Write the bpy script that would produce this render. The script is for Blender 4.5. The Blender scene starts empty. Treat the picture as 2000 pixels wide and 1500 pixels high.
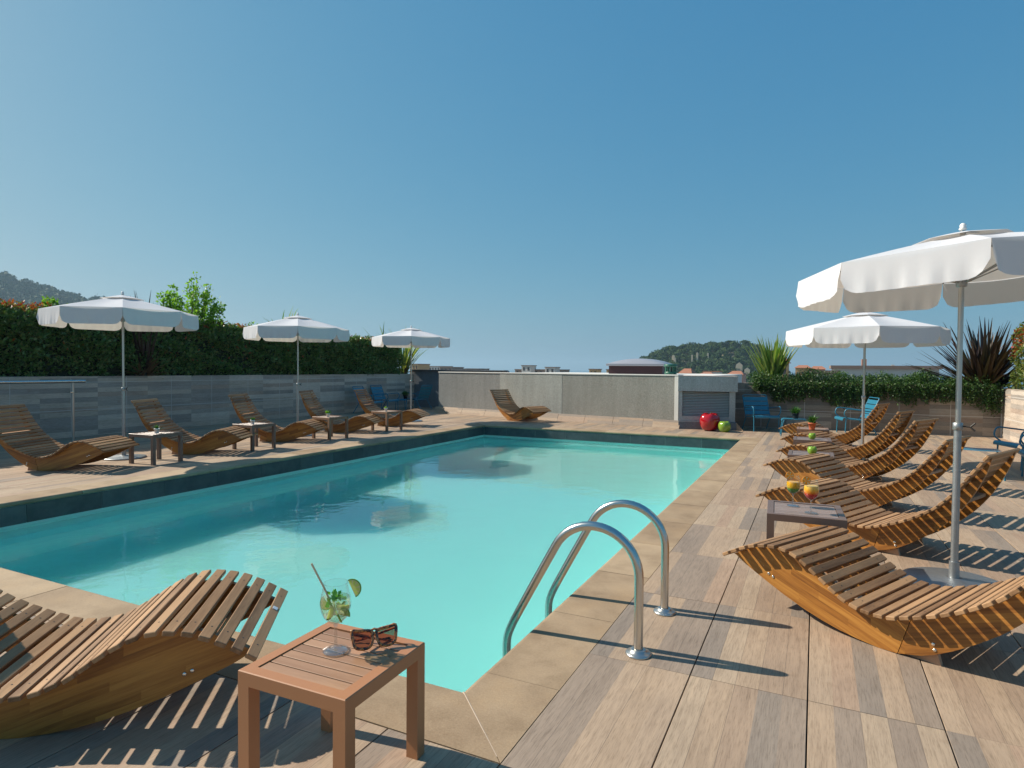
import bpy, math, random
import numpy as np
from mathutils import Vector, Matrix
random.seed(7)
rng = np.random.default_rng(7)
R = math.radians
S = bpy.context.scene
COL = S.collection

# ------------------------------------------------------------------ camera, sky, sun, exposure
cam_d = bpy.data.cameras.new("camera")
cam = bpy.data.objects.new("camera", cam_d)
COL.objects.link(cam)
CR = ((0.9, 0.437, 0.008), (0.018, -0.019, -1.0), (-0.437, 0.899, -0.025))   # right, down, forward
rt, dn, fw = (Vector(v).normalized() for v in CR)
bk = -fw
rt = (rt - bk * rt.dot(bk)).normalized()
up = bk.cross(rt)
cam.matrix_world = Matrix(((rt.x, up.x, bk.x, 0), (rt.y, up.y, bk.y, 0), (rt.z, up.z, bk.z, 1.5), (0, 0, 0, 1)))
cam_d.sensor_width = 36
cam_d.lens = 36 * 1219.3 / 2000
cam_d.clip_start = 0.05
cam_d.clip_end = 80000
S.camera = cam

SUN_EL, SUN_AZ = R(37.2), R(187.8)          # azimuth of the sun, counter-clockwise from +X
w = bpy.data.worlds.new("World")
S.world = w
w.use_nodes = True
nt = w.node_tree
nt.nodes.clear()
sky = nt.nodes.new("ShaderNodeTexSky")
sky.sky_type = 'NISHITA'
sky.sun_disc = False
sky.sun_elevation = SUN_EL
sky.sun_rotation = R(90) - SUN_AZ
sky.altitude = 50
sky.air_density = 1.0
sky.dust_density = 1.3
sky.ozone_density = 5.0
# the sky's own colours, gently compressed so that the horizon stays as dim as in the hazy photograph
sc_ = nt.nodes.new("ShaderNodeVectorMath"); sc_.operation = 'SCALE'; sc_.inputs['Scale'].default_value = 0.143
sp_ = nt.nodes.new("ShaderNodeSeparateXYZ"); cb_ = nt.nodes.new("ShaderNodeCombineXYZ")
for k_, (pw, ml) in enumerate(((1.0, 2.40), (0.52, 2.72), (0.28, 2.98))):
    p_ = nt.nodes.new("ShaderNodeMath"); p_.operation = 'POWER'; p_.inputs[1].default_value = pw
    m_ = nt.nodes.new("ShaderNodeMath"); m_.operation = 'MULTIPLY'; m_.inputs[1].default_value = ml
    nt.links.new(sp_.outputs[k_], p_.inputs[0]); nt.links.new(p_.outputs[0], m_.inputs[0]); nt.links.new(m_.outputs[0], cb_.inputs[k_])
bg = nt.nodes.new("ShaderNodeBackground")
bg.inputs[1].default_value = 0.1
wo = nt.nodes.new("ShaderNodeOutputWorld")
nt.links.new(sky.outputs[0], sc_.inputs[0])
nt.links.new(sc_.outputs[0], sp_.inputs[0])
nt.links.new(cb_.outputs[0], bg.inputs[0])
nt.links.new(bg.outputs[0], wo.inputs[0])

sun_d = bpy.data.lights.new("sun", 'SUN')
sun_d.energy = 3.75
sun_d.angle = R(0.5)
sun_d.color = (1.0, 0.91, 0.78)
sun = bpy.data.objects.new("sun", sun_d)
COL.objects.link(sun)
sdir = Vector((math.cos(SUN_EL) * math.cos(SUN_AZ), math.cos(SUN_EL) * math.sin(SUN_AZ), math.sin(SUN_EL)))
sun.rotation_euler = sdir.to_track_quat('Z', 'Y').to_euler()
sun.location = sdir * 60

S.view_settings.view_transform = 'Standard'
S.view_settings.look = 'None'
S.view_settings.gamma = 1.0
S.view_settings.use_curve_mapping = False
S.view_settings.exposure = 0.92
S.render.engine = 'CYCLES'
cy = S.cycles
cy.use_denoising = True
cy.max_bounces = 10
cy.transparent_max_bounces = 24
cy.transmission_bounces = 8
cy.glossy_bounces = 5
cy.diffuse_bounces = 6
cy.caustics_reflective = False
cy.caustics_refractive = True
cy.sample_clamp_indirect = 6
cy.blur_glossy = 0.5


# ------------------------------------------------------------------ mesh helpers
class MB:
    """collects shapes and links them as ONE mesh object"""
    def __init__(s):
        s.v, s.f, s.m, s.s = [], [], [], []

    def add(s, vs, fs, mi=0, sm=False):
        o = len(s.v)
        s.v += [tuple(x) for x in vs]
        for f in fs:
            s.f.append([i + o for i in f])
            s.m.append(mi)
            s.s.append(sm)
        return s

    def box(s, c, d, rot=None, b=0.0, mi=0):
        x, y, z = (k / 2 for k in d)
        if b <= 0:
            vs = [(i * x, j * y, k * z) for i in (-1, 1) for j in (-1, 1) for k in (-1, 1)]
            fs = [(0, 1, 3, 2), (4, 6, 7, 5), (0, 4, 5, 1), (2, 3, 7, 6), (0, 2, 6, 4), (1, 5, 7, 3)]
        else:
            vs, idx = [], {}
            for i in (-1, 1):
                for j in (-1, 1):
                    for k in (-1, 1):
                        for a, q in enumerate(((i * x, j * (y - b), k * (z - b)), (i * (x - b), j * y, k * (z - b)), (i * (x - b), j * (y - b), k * z))):
                            idx[(i, j, k, a)] = len(vs)
                            vs.append(q)
            fs = []
            for i in (-1, 1):
                fs.append([idx[(i, p, q, 0)] for p, q in ((-1, -1), (1, -1), (1, 1), (-1, 1))][::i])
                fs.append([idx[(p, i, q, 1)] for p, q in ((-1, -1), (-1, 1), (1, 1), (1, -1))][::i])
                fs.append([idx[(p, q, i, 2)] for p, q in ((-1, -1), (1, -1), (1, 1), (-1, 1))][::i])
                for j in (-1, 1):
                    g = i * j
                    fs.append([idx[(i, j, -1, 0)], idx[(i, j, -1, 1)], idx[(i, j, 1, 1)], idx[(i, j, 1, 0)]][::g])
                    fs.append([idx[(i, -1, j, 0)], idx[(i, 1, j, 0)], idx[(i, 1, j, 2)], idx[(i, -1, j, 2)]][::g])
                    fs.append([idx[(-1, i, j, 1)], idx[(-1, i, j, 2)], idx[(1, i, j, 2)], idx[(1, i, j, 1)]][::g])
                    for k in (-1, 1):
                        fs.append([idx[(i, j, k, a)] for a in (0, 1, 2)][::i * j * k])
        if rot is not None:
            vs = [rot @ Vector(q) for q in vs]
        return s.add([(q[0] + c[0], q[1] + c[1], q[2] + c[2]) for q in vs], fs, mi)

    def tube(s, pts, r, n=8, mi=0, caps=True):
        P = [Vector(q) for q in pts]
        rr = r if isinstance(r, (list, tuple)) else [r] * len(P)
        t0 = (P[1] - P[0]).normalized()
        a = Vector((0, 0, 1)) if abs(t0.z) < .9 else Vector((1, 0, 0))
        u = t0.cross(a).normalized()
        vs, fs = [], []
        for i, q in enumerate(P):
            if i == 0:
                t = t0
            elif i == len(P) - 1:
                t = (P[-1] - P[-2]).normalized()
            else:
                t = ((P[i + 1] - q).normalized() + (q - P[i - 1]).normalized()).normalized()
            u = (u - t * u.dot(t)).normalized()
            w_ = t.cross(u)
            for k in range(n):
                an = 2 * math.pi * k / n
                vs.append(q + (u * math.cos(an) + w_ * math.sin(an)) * rr[i])
        for i in range(len(P) - 1):
            for k in range(n):
                k2 = (k + 1) % n
                fs.append((i * n + k, i * n + k2, (i + 1) * n + k2, (i + 1) * n + k))
        s.add(vs, fs, mi, True)
        if caps:
            s.add(vs[:n], [tuple(range(n))[::-1]], mi)
            s.add(vs[-n:], [tuple(range(n))], mi)
        return s

    def lathe(s, prof, n=20, c=(0, 0, 0), mi=0, sm=True):
        vs, fs = [], []
        for r, z in prof:
            for k in range(n):
                an = 2 * math.pi * k / n
                vs.append((c[0] + r * math.cos(an), c[1] + r * math.sin(an), c[2] + z))
        for i in range(len(prof) - 1):
            for k in range(n):
                k2 = (k + 1) % n
                fs.append((i * n + k, i * n + k2, (i + 1) * n + k2, (i + 1) * n + k))
        s.add(vs, fs, mi, sm)
        for i, o in ((0, -1), (len(prof) - 1, 1)):
            if prof[i][0] > 1e-4:
                s.add(vs[i * n:(i + 1) * n], [tuple(range(n))[::o]], mi)
        return s

    def sheet(s, grid, mi=0, sm=True):
        a, b = len(grid), len(grid[0])
        s.add([q for row in grid for q in row],
              [(i * b + j, i * b + j + 1, (i + 1) * b + j + 1, (i + 1) * b + j) for i in range(a - 1) for j in range(b - 1)], mi, sm)
        return s

    def mesh(s, name, mats):
        me = bpy.data.meshes.new(name)
        me.from_pydata(s.v, [], s.f)
        for m in (mats if isinstance(mats, (list, tuple)) else [mats]):
            me.materials.append(m)
        me.polygons.foreach_set("material_index", s.m)
        me.polygons.foreach_set("use_smooth", s.s)
        me.update()
        return me

    def build(s, name, mats, parent=None, loc=None):
        return link(name, s.mesh(name, mats), parent, loc)


def link(name, me, parent=None, loc=None, rot=None):
    o = bpy.data.objects.new(name, me)
    COL.objects.link(o)
    if parent is not None:
        o.parent = parent
    if loc is not None:
        o.location = loc
    if rot is not None:
        o.rotation_euler = rot
    return o


def tag(o, label=None, cat=None, group=None, kind=None):
    if label: o['label'] = label
    if cat: o['category'] = cat
    if group: o['group'] = group
    if kind: o['kind'] = kind
    return o


def thing(name, label, cat, loc=(0, 0, 0), rz=0.0, group=None):
    o = link(name, None, None, loc, (0, 0, rz))
    o.empty_display_size = .1
    return tag(o, label, cat, group)


def copy_tree(src, parent=None):
    c = src.copy()
    COL.objects.link(c)
    c.parent = parent
    for ch in list(src.children):
        copy_tree(ch, c)
    return c


def fillet(pts, r, n=5):
    P = [Vector(q) for q in pts]
    out = [P[0]]
    for i in range(1, len(P) - 1):
        a, b, c = P[i - 1], P[i], P[i + 1]
        d1, d2 = (a - b), (c - b)
        rr = min(r, d1.length * .48, d2.length * .48)
        p1, p2 = b + d1.normalized() * rr, b + d2.normalized() * rr
        for k in range(n + 1):
            t = k / n
            out.append(p1 * (1 - t) ** 2 + b * 2 * t * (1 - t) + p2 * t ** 2)
    out.append(P[-1])
    return out


# ------------------------------------------------------------------ material helpers
class NT:
    def __init__(s, name):
        s.mat = bpy.data.materials.new(name)
        s.mat.use_nodes = True
        s.t = s.mat.node_tree
        s.t.nodes.clear()
        s.out = s.n('ShaderNodeOutputMaterial')

    def n(s, typ, **kw):
        nd = s.t.nodes.new(typ)
        for k, v in kw.items():
            setattr(nd, k, v)
        return nd

    def l(s, a, b):
        s.t.links.new(a, b)

    def put(s, sock, v):
        if isinstance(v, bpy.types.NodeSocket):
            s.l(v, sock)
        elif isinstance(v, (tuple, list)) and len(v) == 3 and len(sock.default_value) == 4:
            sock.default_value = (*v, 1)
        else:
            sock.default_value = v

    def math(s, op, a, b=0.0, c=0.0):
        m = s.n('ShaderNodeMath', operation=op)
        for i, v in enumerate((a, b, c)):
            s.put(m.inputs[i], v)
        return m.outputs[0]

    def mix(s, f, a, b, mode='MIX'):
        m = s.n('ShaderNodeMix', data_type='RGBA', blend_type=mode)
        s.put(m.inputs[0], f)
        s.put(m.inputs[6], a)
        s.put(m.inputs[7], b)
        return m.outputs[2]

    def ramp(s, f, stops, interp='LINEAR'):
        r = s.n('ShaderNodeValToRGB')
        r.color_ramp.interpolation = interp
        e = r.color_ramp.elements
        while len(e) < len(stops):
            e.new(.5)
        for x, (p, c) in zip(e, stops):
            x.position = p
            x.color = (*c, 1) if len(c) == 3 else c
        s.l(f, r.inputs[0])
        return r.outputs[0]

    def coord(s, kind='Object', scale=(1, 1, 1), add=None):
        if kind == 'Position':
            o = s.n('ShaderNodeNewGeometry').outputs['Position']
        else:
            o = s.n('ShaderNodeTexCoord').outputs[kind]
        if add is not None:
            a = s.n('ShaderNodeVectorMath', operation='ADD')
            s.l(o, a.inputs[0])
            s.put(a.inputs[1], add)
            o = a.outputs[0]
        m = s.n('ShaderNodeMapping')
        m.inputs['Scale'].default_value = scale
        s.l(o, m.inputs[0])
        return m.outputs[0]

    def noise(s, co, scale=5, detail=4, rough=.55):
        t = s.n('ShaderNodeTexNoise')
        t.inputs['Scale'].default_value = scale
        t.inputs['Detail'].default_value = detail
        t.inputs['Roughness'].default_value = rough
        s.l(co, t.inputs['Vector'])
        return t.outputs['Fac']

    def bump(s, h, st=.3, d=.01, nrm=None):
        b = s.n('ShaderNodeBump')
        b.inputs['Strength'].default_value = st
        b.inputs['Distance'].default_value = d
        s.l(h, b.inputs['Height'])
        if nrm is not None:
            s.l(nrm, b.inputs['Normal'])
        return b.outputs[0]

    def rand(s):
        return s.n('ShaderNodeObjectInfo').outputs['Random']

    def pr(s, col, rough=.5, metal=0.0, normal=None, **kw):
        b = s.n('ShaderNodeBsdfPrincipled')
        s.put(b.inputs['Base Color'], col)
        s.put(b.inputs['Roughness'], rough)
        s.put(b.inputs['Metallic'], metal)
        if normal is not None:
            s.l(normal, b.inputs['Normal'])
        for k, v in kw.items():
            s.put(b.inputs[k.replace('_', ' ')], v)
        return b.outputs[0]

    def done(s, sh, vol=None):
        s.l(sh, s.out.inputs[0])
        return s.mat


def simple(name, col, rough=.5, metal=0.0, var=.15, scale=6.0, bump=0.0, bscale=60.0, **kw):
    g = NT(name)
    co = g.coord('Object')
    n = g.noise(co, scale, 5)
    c = g.mix(n, tuple(x * (1 - var) for x in col), tuple(min(1, x * (1 + var)) for x in col))
    nr = g.bump(g.noise(co, bscale, 3), bump, .004) if bump else None
    return g.done(g.pr(c, rough, metal, nr, **kw))


def wood(name, dark, light, rough, scale, spec=.5, coat=0.0, rnd=.5):
    """grain stretched along one object axis"""
    g = NT(name)
    r = g.rand()
    off = g.n('ShaderNodeCombineXYZ')
    g.l(g.math('MULTIPLY', r, 37.0), off.inputs[0])
    g.l(g.math('MULTIPLY', r, 91.0), off.inputs[1])
    co = g.coord('Object', scale, off.outputs[0])
    n1 = g.noise(co, 1.0, 5, .6)
    n2 = g.noise(co, 6.0, 3, .6)
    f = g.math('ADD', g.math('MULTIPLY', n1, .75), g.math('MULTIPLY', n2, .35))
    f = g.math('ADD', f, g.math('MULTIPLY', g.math('SUBTRACT', r, .5), rnd))
    c = g.ramp(f, [(.25, dark), (.75, light)])
    nr = g.bump(n2, .25, .002)
    return g.done(g.pr(c, rough, 0, nr, Specular_IOR_Level=spec, Coat_Weight=coat, Coat_Roughness=.25))


# deck and wall tiles: porcelain printed as five strips of weathered wood
def tile_mat(name, strip_axis, run_axis, s0, r0, rlen, strip=.1044, cols=None):
    g = NT(name)
    sp = g.n('ShaderNodeSeparateXYZ')
    g.l(g.coord('Position'), sp.inputs[0])
    u, v = sp.outputs[strip_axis], sp.outputs[run_axis]
    su = g.math('DIVIDE', g.math('SUBTRACT', u, s0), strip)
    iu = g.math('FLOOR', su)
    iv = g.math('FLOOR', g.math('DIVIDE', g.math('SUBTRACT', v, r0), rlen))
    cell = g.n('ShaderNodeCombineXYZ')
    g.l(iu, cell.inputs[0])
    g.l(iv, cell.inputs[1])
    wn = g.n('ShaderNodeTexWhiteNoise', noise_dimensions='2D')
    g.l(cell.outputs[0], wn.inputs['Vector'])
    base = g.ramp(wn.outputs['Value'], cols or [(0, (.385, .285, .20)), (.2, (.345, .252, .18)), (.36, (.405, .31, .222)), (.52, (.29, .228, .178)),
                                        (.66, (.375, .268, .192)), (.8, (.262, .215, .175)), (.9, (.395, .295, .21))], 'CONSTANT')
    off = g.n('ShaderNodeVectorMath', operation='SCALE')
    g.l(wn.outputs['Color'], off.inputs[0])
    off.inputs['Scale'].default_value = 40
    sc = [9, 9, 9]
    sc['XYZ'.index(sp.outputs[run_axis].name)] = 0.55
    co = g.coord('Position', (1, 1, 1))
    mp = g.n('ShaderNodeMapping')
    mp.inputs['Scale'].default_value = sc
    ad = g.n('ShaderNodeVectorMath', operation='ADD')
    g.l(co, ad.inputs[0]); g.l(off.outputs[0], ad.inputs[1])
    g.l(ad.outputs[0], mp.inputs[0])
    gr = g.noise(mp.outputs[0], 6, 6, .68)
    fine = g.noise(mp.outputs[0], 22, 4, .7)
    cl = g.noise(co, 1.3, 4)
    f = g.ramp(gr, [(.3, (.80, .785, .77)), (.5, (1, 1, 1)), (.72, (1.10, 1.09, 1.07))])
    c = g.mix(1.0, base, f, 'MULTIPLY')
    c = g.mix(.9, c, g.ramp(fine, [(.34, (.70, .685, .66)), (.50, (1, 1, 1)), (.75, (1.08, 1.075, 1.06))]), 'MULTIPLY')
    c = g.mix(.7, c, g.ramp(cl, [(.3, (.82, .81, .8)), (.7, (1.12, 1.1, 1.06))]), 'MULTIPLY')
    # printed seam between strips, worn away on some of them
    fr = g.math('FRACT', su)
    edge = g.math('LESS_THAN', g.math('MINIMUM', fr, g.math('SUBTRACT', 1.0, fr)), .012)
    wn2 = g.n('ShaderNodeTexWhiteNoise', noise_dimensions='2D')
    cell2 = g.n('ShaderNodeCombineXYZ')
    g.l(g.math('ROUND', su), cell2.inputs[0]); g.l(iv, cell2.inputs[1])
    g.l(cell2.outputs[0], wn2.inputs['Vector'])
    seam = g.math('MULTIPLY', edge, g.math('LESS_THAN', wn2.outputs['Value'], .6))
    c = g.mix(g.math('MULTIPLY', seam, .55), c, (.09, .07, .055))
    # a few knots and stains
    st = g.ramp(g.noise(co, 4.7, 3), [(.66, (0, 0, 0)), (.75, (1, 1, 1))])
    c = g.mix(g.math('MULTIPLY', st, .28), c, (.20, .135, .085))
    nr = g.bump(g.math('SUBTRACT', gr, g.math('MULTIPLY', seam, .6)), .22, .002)
    return g.done(g.pr(c, g.math('ADD', .55, g.math('MULTIPLY', cl, .18)), 0, nr, Specular_IOR_Level=.35))


TX0, TY0, TW, TL = -1.05, 3.116, .522, 1.035
M = {}
M['tile'] = tile_mat('printed_wood_tile', 0, 1, TX0, TY0, TL)
WC = [(0, (.54, .47, .40)), (.16, (.40, .36, .32)), (.32, (.50, .43, .36)), (.46, (.33, .30, .27)), (.6, (.57, .515, .45)), (.72, (.43, .345, .285)), (.86, (.37, .335, .305))]  # strip colours lightened to make up for deep shade on the left wall
M['wall_tile_left'] = tile_mat('wall_tile_left', 2, 1, .02, .35, 1.115, .1, WC)
M['wall_tile_right'] = tile_mat('wall_tile_right', 2, 0, .02, -1.7, 1.04, .1, [(p, tuple(x * .62 for x in c)) for p, c in WC])  # darker copy of the same strip colours
M['grout'] = simple('pale_grout', (.56, .54, .51), .9)
M['under'] = simple('deck_substrate', (.035, .03, .027), .95)


def stone(name, a, b, sc=90):
    g = NT(name)
    co = g.coord('Position')
    r = g.rand()
    n1 = g.noise(co, 2.1, 5)
    n2 = g.noise(co, sc, 3, .7)
    f = g.math('ADD', g.math('MULTIPLY', n1, .7), g.math('MULTIPLY', n2, .45))
    f = g.math('ADD', f, g.math('MULTIPLY', g.math('SUBTRACT', r, .5), .3))
    c = g.ramp(f, [(.3, a), (.8, b)])
    blot = g.ramp(g.noise(co, 3.3, 5, .65), [(.36, (.72, .70, .67)), (.5, (1, 1, 1)), (.68, (1.12, 1.08, 1.0))])
    c = g.mix(.55, c, blot, 'MULTIPLY')
    pit = g.ramp(g.noise(co, 38, 2), [(.73, (0, 0, 0)), (.78, (1, 1, 1))])
    c = g.mix(g.math('MULTIPLY', pit, .6), c, (.12, .08, .05))
    h = g.math('SUBTRACT', n2, pit)
    return g.done(g.pr(c, .8, 0, g.bump(h, .35, .004), Specular_IOR_Level=.3))


M['coping'] = stone('sandy_coping_stone', (.24, .165, .10), (.42, .315, .205))
M['mortar'] = simple('pale_mortar', (.46, .36, .27), .9)
M['joint'] = simple('dirty_joint', (.10, .075, .05), .95, 0, .4, 9)
M['skirt'] = tile_mat('skirting_tile', 2, 0, .0, 0, .95, .075)


def slate():
    g = NT('dark_slate_tile')
    co = g.coord('Position')
    r = g.rand()
    n = g.noise(co, 5, 6, .65)
    n2 = g.noise(co, 60, 3)
    c = g.ramp(g.math('ADD', n, g.math('MULTIPLY', g.math('SUBTRACT', r, .5), .25)), [(.3, (.035, .05, .055)), (.7, (.085, .105, .11))])
    return g.done(g.pr(c, .42, 0, g.bump(n2, .3, .002)))


M['slate'] = slate()


def liner():
    g = NT('pool_liner')
    co = g.coord('Position')
    n = g.noise(co, 1.2, 4)
    c = g.mix(n, (.58, .92, .90), (.64, .95, .93))
    b = g.pr(c, .6, Specular_IOR_Level=.2, Subsurface_Weight=.8, Subsurface_Radius=(.6, 1.9, 1.6), Subsurface_Scale=1.0)  # wide subsurface scatter lifts the shaded floor, standing in for cloudy water
    b.node.subsurface_method = 'BURLEY'
    return g.done(b)


M['liner'] = liner()


def water():
    g = NT('pool_water')
    co = g.coord('Position')
    n1 = g.noise(co, 2.2, 3, .5)
    n2 = g.noise(co, 9, 3, .5)
    patch = g.ramp(g.noise(co, .45, 3), [(.45, (.25, .25, .25)), (.65, (1, 1, 1))])
    h = g.math('ADD', n1, g.math('MULTIPLY', g.math('MULTIPLY', n2, .35), patch))
    nr = g.bump(h, .13, .05)
    return g.done(g.pr((.48, .885, .83), 0.0, 0, nr, Transmission_Weight=1.0, IOR=1.33))


M['water'] = water()
M['steel'] = simple('polished_steel', (.56, .56, .54), .22, 1.0, .06)
M['galv'] = simple('galvanised_steel', (.36, .38, .39), .45, .85, .25, 30, .1, 120)
M['chrome'] = simple('satin_pole', (.50, .49, .46), .3, .9, .08)
M['slat'] = wood('weathered_slat', (.15, .078, .035), (.40, .235, .118), .6, (18, 1.6, 18), .3, 0, .42)
def plywood():
    """edge-glued strips that follow the curve of the board, oiled"""
    g = NT('oiled_plywood')
    sp = g.n('ShaderNodeSeparateXYZ')
    g.l(g.coord('Object'), sp.inputs[0])
    u, z = sp.outputs[0], sp.outputs[2]
    t = g.math('SUBTRACT', z, g.math('MULTIPLY', g.math('ABSOLUTE', u), .36))
    st = g.math('FLOOR', g.math('DIVIDE', t, .042))
    cell = g.n('ShaderNodeCombineXYZ')
    g.l(st, cell.inputs[0])
    g.l(g.math('FLOOR', g.math('ADD', g.math('DIVIDE', u, .46), g.math('MULTIPLY', st, .37))), cell.inputs[1])
    g.l(g.math('MULTIPLY', g.rand(), 77.0), cell.inputs[2])
    wn = g.n('ShaderNodeTexWhiteNoise', noise_dimensions='3D')
    g.l(cell.outputs[0], wn.inputs['Vector'])
    gv = g.n('ShaderNodeCombineXYZ')
    g.l(g.math('MULTIPLY', u, 2.2), gv.inputs[0])
    g.l(g.math('MULTIPLY', t, 34.0), gv.inputs[1])
    g.l(g.math('ADD', g.math('MULTIPLY', wn.outputs['Value'], 40.0), g.math('MULTIPLY', g.rand(), 9.0)), gv.inputs[2])
    gr = g.noise(gv.outputs[0], 1.6, 6, .65)
    f = g.math('ADD', g.math('MULTIPLY', gr, .8), g.math('MULTIPLY', g.math('SUBTRACT', wn.outputs['Value'], .5), .26))
    f = g.math('ADD', f, g.math('MULTIPLY', g.math('SUBTRACT', g.rand(), .5), .14))
    c = g.ramp(f, [(.18, (.14, .048, .008)), (.42, (.32, .130, .024)), (.66, (.46, .215, .045))])
    return g.done(g.pr(c, .42, 0, g.bump(gr, .15, .002), Specular_IOR_Level=.4, Coat_Weight=.12, Coat_Roughness=.3))


M['panel'] = plywood()
M['wedge'] = wood('pink_wood', (.30, .17, .10), (.48, .30, .19), .6, (2, 10, 10), .3)
M['screw'] = simple('dark_screw', (.03, .025, .02), .5)
M['bolt'] = simple('bright_bolt', (.75, .72, .66), .22, 1.0, .03)
M['table_tan'] = simple('copper_paint', (.41, .185, .083), .42, 0, .06, 3, .05, 200)
M['table_tan_slat'] = wood('tan_slat', (.27, .14, .075), (.43, .245, .14), .35, (1.2, 14, 14), .5)
M['table_grey'] = simple('taupe_paint', (.155, .105, .085), .42, 0, .08, 3)
M['table_grey_slat'] = wood('taupe_slat', (.16, .11, .09), (.27, .20, .17), .36, (1.2, 14, 14), .5)
M['table_mid'] = simple('brown_paint', (.235, .135, .085), .45, 0, .08, 3)
M['table_mid_slat'] = wood('brown_slat', (.22, .14, .10), (.36, .25, .18), .4, (1.2, 14, 14), .5)
M['blue'] = simple('blue_enamel', (.028, .175, .27), .32, 0, .06, 4)
M['white_pot'] = simple('white_ceramic', (.78, .77, .73), .35, 0, .03)
M['terracotta'] = simple('terracotta', (.52, .135, .055), .7, 0, .12, 14)
M['black_pot'] = simple('black_plastic', (.015, .015, .015), .5)
M['soil'] = simple('soil', (.05, .035, .022), .95, 0, .3, 40)
M['sticker'] = simple('pale_sticker', (.62, .68, .74), .4, 0, .05)


def canvas():
    g = NT('white_canvas')
    co = g.coord('Object')
    n = g.noise(co, 3, 4)
    c = g.mix(n, (.68, .695, .73), (.74, .755, .79))
    wv = g.noise(co, 320, 2)
    nr = g.bump(wv, .12, .001, g.bump(g.noise(co, 7, 3), .25, .006))
    d = g.pr(c, .85, 0, nr, Specular_IOR_Level=.15)
    t = g.n('ShaderNodeBsdfTranslucent')
    t.inputs[0].default_value = (.74, .68, .60, 1)
    m = g.n('ShaderNodeMixShader')
    m.inputs[0].default_value = .22
    g.l(d, m.inputs[1]); g.l(t.outputs[0], m.inputs[2])
    return g.done(m.outputs[0])


M['canvas'] = canvas()


def roughcast(name, col):
    g = NT(name)
    co = g.coord('Position')
    n = g.noise(co, 34, 5, .75)
    n2 = g.noise(co, .9, 4)
    st = g.noise(g.coord('Position', (6, 6, .5)), 1, 4)
    c = g.mix(g.ramp(n, [(.35, (0, 0, 0)), (.7, (1, 1, 1))]), tuple(x * .72 for x in col), tuple(x * 1.22 for x in col))
    c = g.mix(.5, c, g.ramp(n2, [(.3, (.8, .8, .8)), (.7, (1.1, 1.1, 1.1))]), 'MULTIPLY')
    c = g.mix(.4, c, g.ramp(st, [(.35, (.75, .75, .73)), (.6, (1, 1, 1))]), 'MULTIPLY')
    return g.done(g.pr(c, .9, 0, g.bump(n, .6, .008), Specular_IOR_Level=.2))


M['render_a'] = roughcast('grey_roughcast', (.31, .31, .295))
M['render_b'] = roughcast('pale_roughcast', (.43, .43, .39))
M['render_c'] = roughcast('olive_roughcast', (.325, .315, .28))
M['smooth_grey'] = roughcast('smooth_grey_paint', (.43, .44, .44))
M['dark_wall'] = roughcast('dark_grey_paint', (.19, .205, .225))
M['white_cap'] = simple('white_coping', (.68, .66, .61), .7, 0, .1, 3)
M['box_cap'] = simple('box_cap_stone', (.46, .40, .36), .8)
M['louvre'] = simple('louvre_paint', (.46, .47, .46), .45, 0, .05)
M['vent_shade'] = simple('painted_vent_shade', (.02, .02, .022), .9)
M['red_apple'] = simple('red_lacquer', (.36, .003, .008), .08, 0, .08, 3, Coat_Weight=.8, Coat_Roughness=.03)
M['green_lacquer'] = simple('green_lacquer', (.20, .33, .03), .16, 0, .12, 3, Coat_Weight=.6, Coat_Roughness=.06)
M['green_apple'] = simple('green_apple_skin', (.19, .34, .03), .3, 0, .2, 30)
M['stalk'] = simple('apple_stalk', (.08, .05, .03), .7)
M['dome'] = simple('grey_dome', (.31, .32, .36), .35, 0, .05, 2)
M['maroon'] = simple('maroon_sheet', (.045, .012, .017), .5, 0, .2, 8)
M['vent_green'] = simple('green_vent', (.02, .11, .075), .4, 0, .1, 6)


def leaf(name, cols, rough=.45, trans=.25):
    g = NT(name)
    geo = g.n('ShaderNodeNewGeometry')
    c = g.ramp(geo.outputs['Random Per Island'], [(i / max(1, len(cols) - 1), k) for i, k in enumerate(cols)])
    d = g.pr(c, rough, Specular_IOR_Level=.4)
    t = g.n('ShaderNodeBsdfTranslucent')
    g.l(g.mix(1.0, c, (1.3, 1.5, .6), 'MULTIPLY'), t.inputs[0])
    m = g.n('ShaderNodeMixShader')
    m.inputs[0].default_value = trans
    g.l(d, m.inputs[1]); g.l(t.outputs[0], m.inputs[2])
    return g.done(m.outputs[0])


M['hedge'] = leaf('hedge_leaf', [(.07, .12, .045), (.10, .19, .06), (.15, .25, .075), (.24, .23, .10)], .32)
M['hedge_red'] = leaf('red_shoot', [(.32, .03, .02), (.42, .07, .03), (.30, .12, .03), (.22, .16, .05)])
M['lime'] = leaf('lime_leaf', [(.10, .22, .03), (.17, .32, .045), (.24, .40, .06)], .45, .5)
M['creeper'] = leaf('creeper_leaf', [(.020, .055, .016), (.035, .095, .022), (.06, .13, .028), (.09, .15, .04)], .5, .2)
M['flax_green'] = leaf('flax_green', [(.08, .16, .03), (.14, .24, .05), (.22, .29, .08), (.30, .28, .10)], .4, .35)
M['flax_bronze'] = leaf('flax_bronze', [(.028, .016, .015), (.045, .025, .021), (.075, .048, .03), (.04, .04, .024)], .4, .12)
M['dead_leaf'] = leaf('dead_leaf', [(.12, .07, .035), (.20, .13, .07), (.09, .055, .03)], .7, .1)
M['herb'] = leaf('herb_leaf', [(.025, .09, .02), (.05, .15, .03), (.09, .19, .04)], .5, .25)
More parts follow.
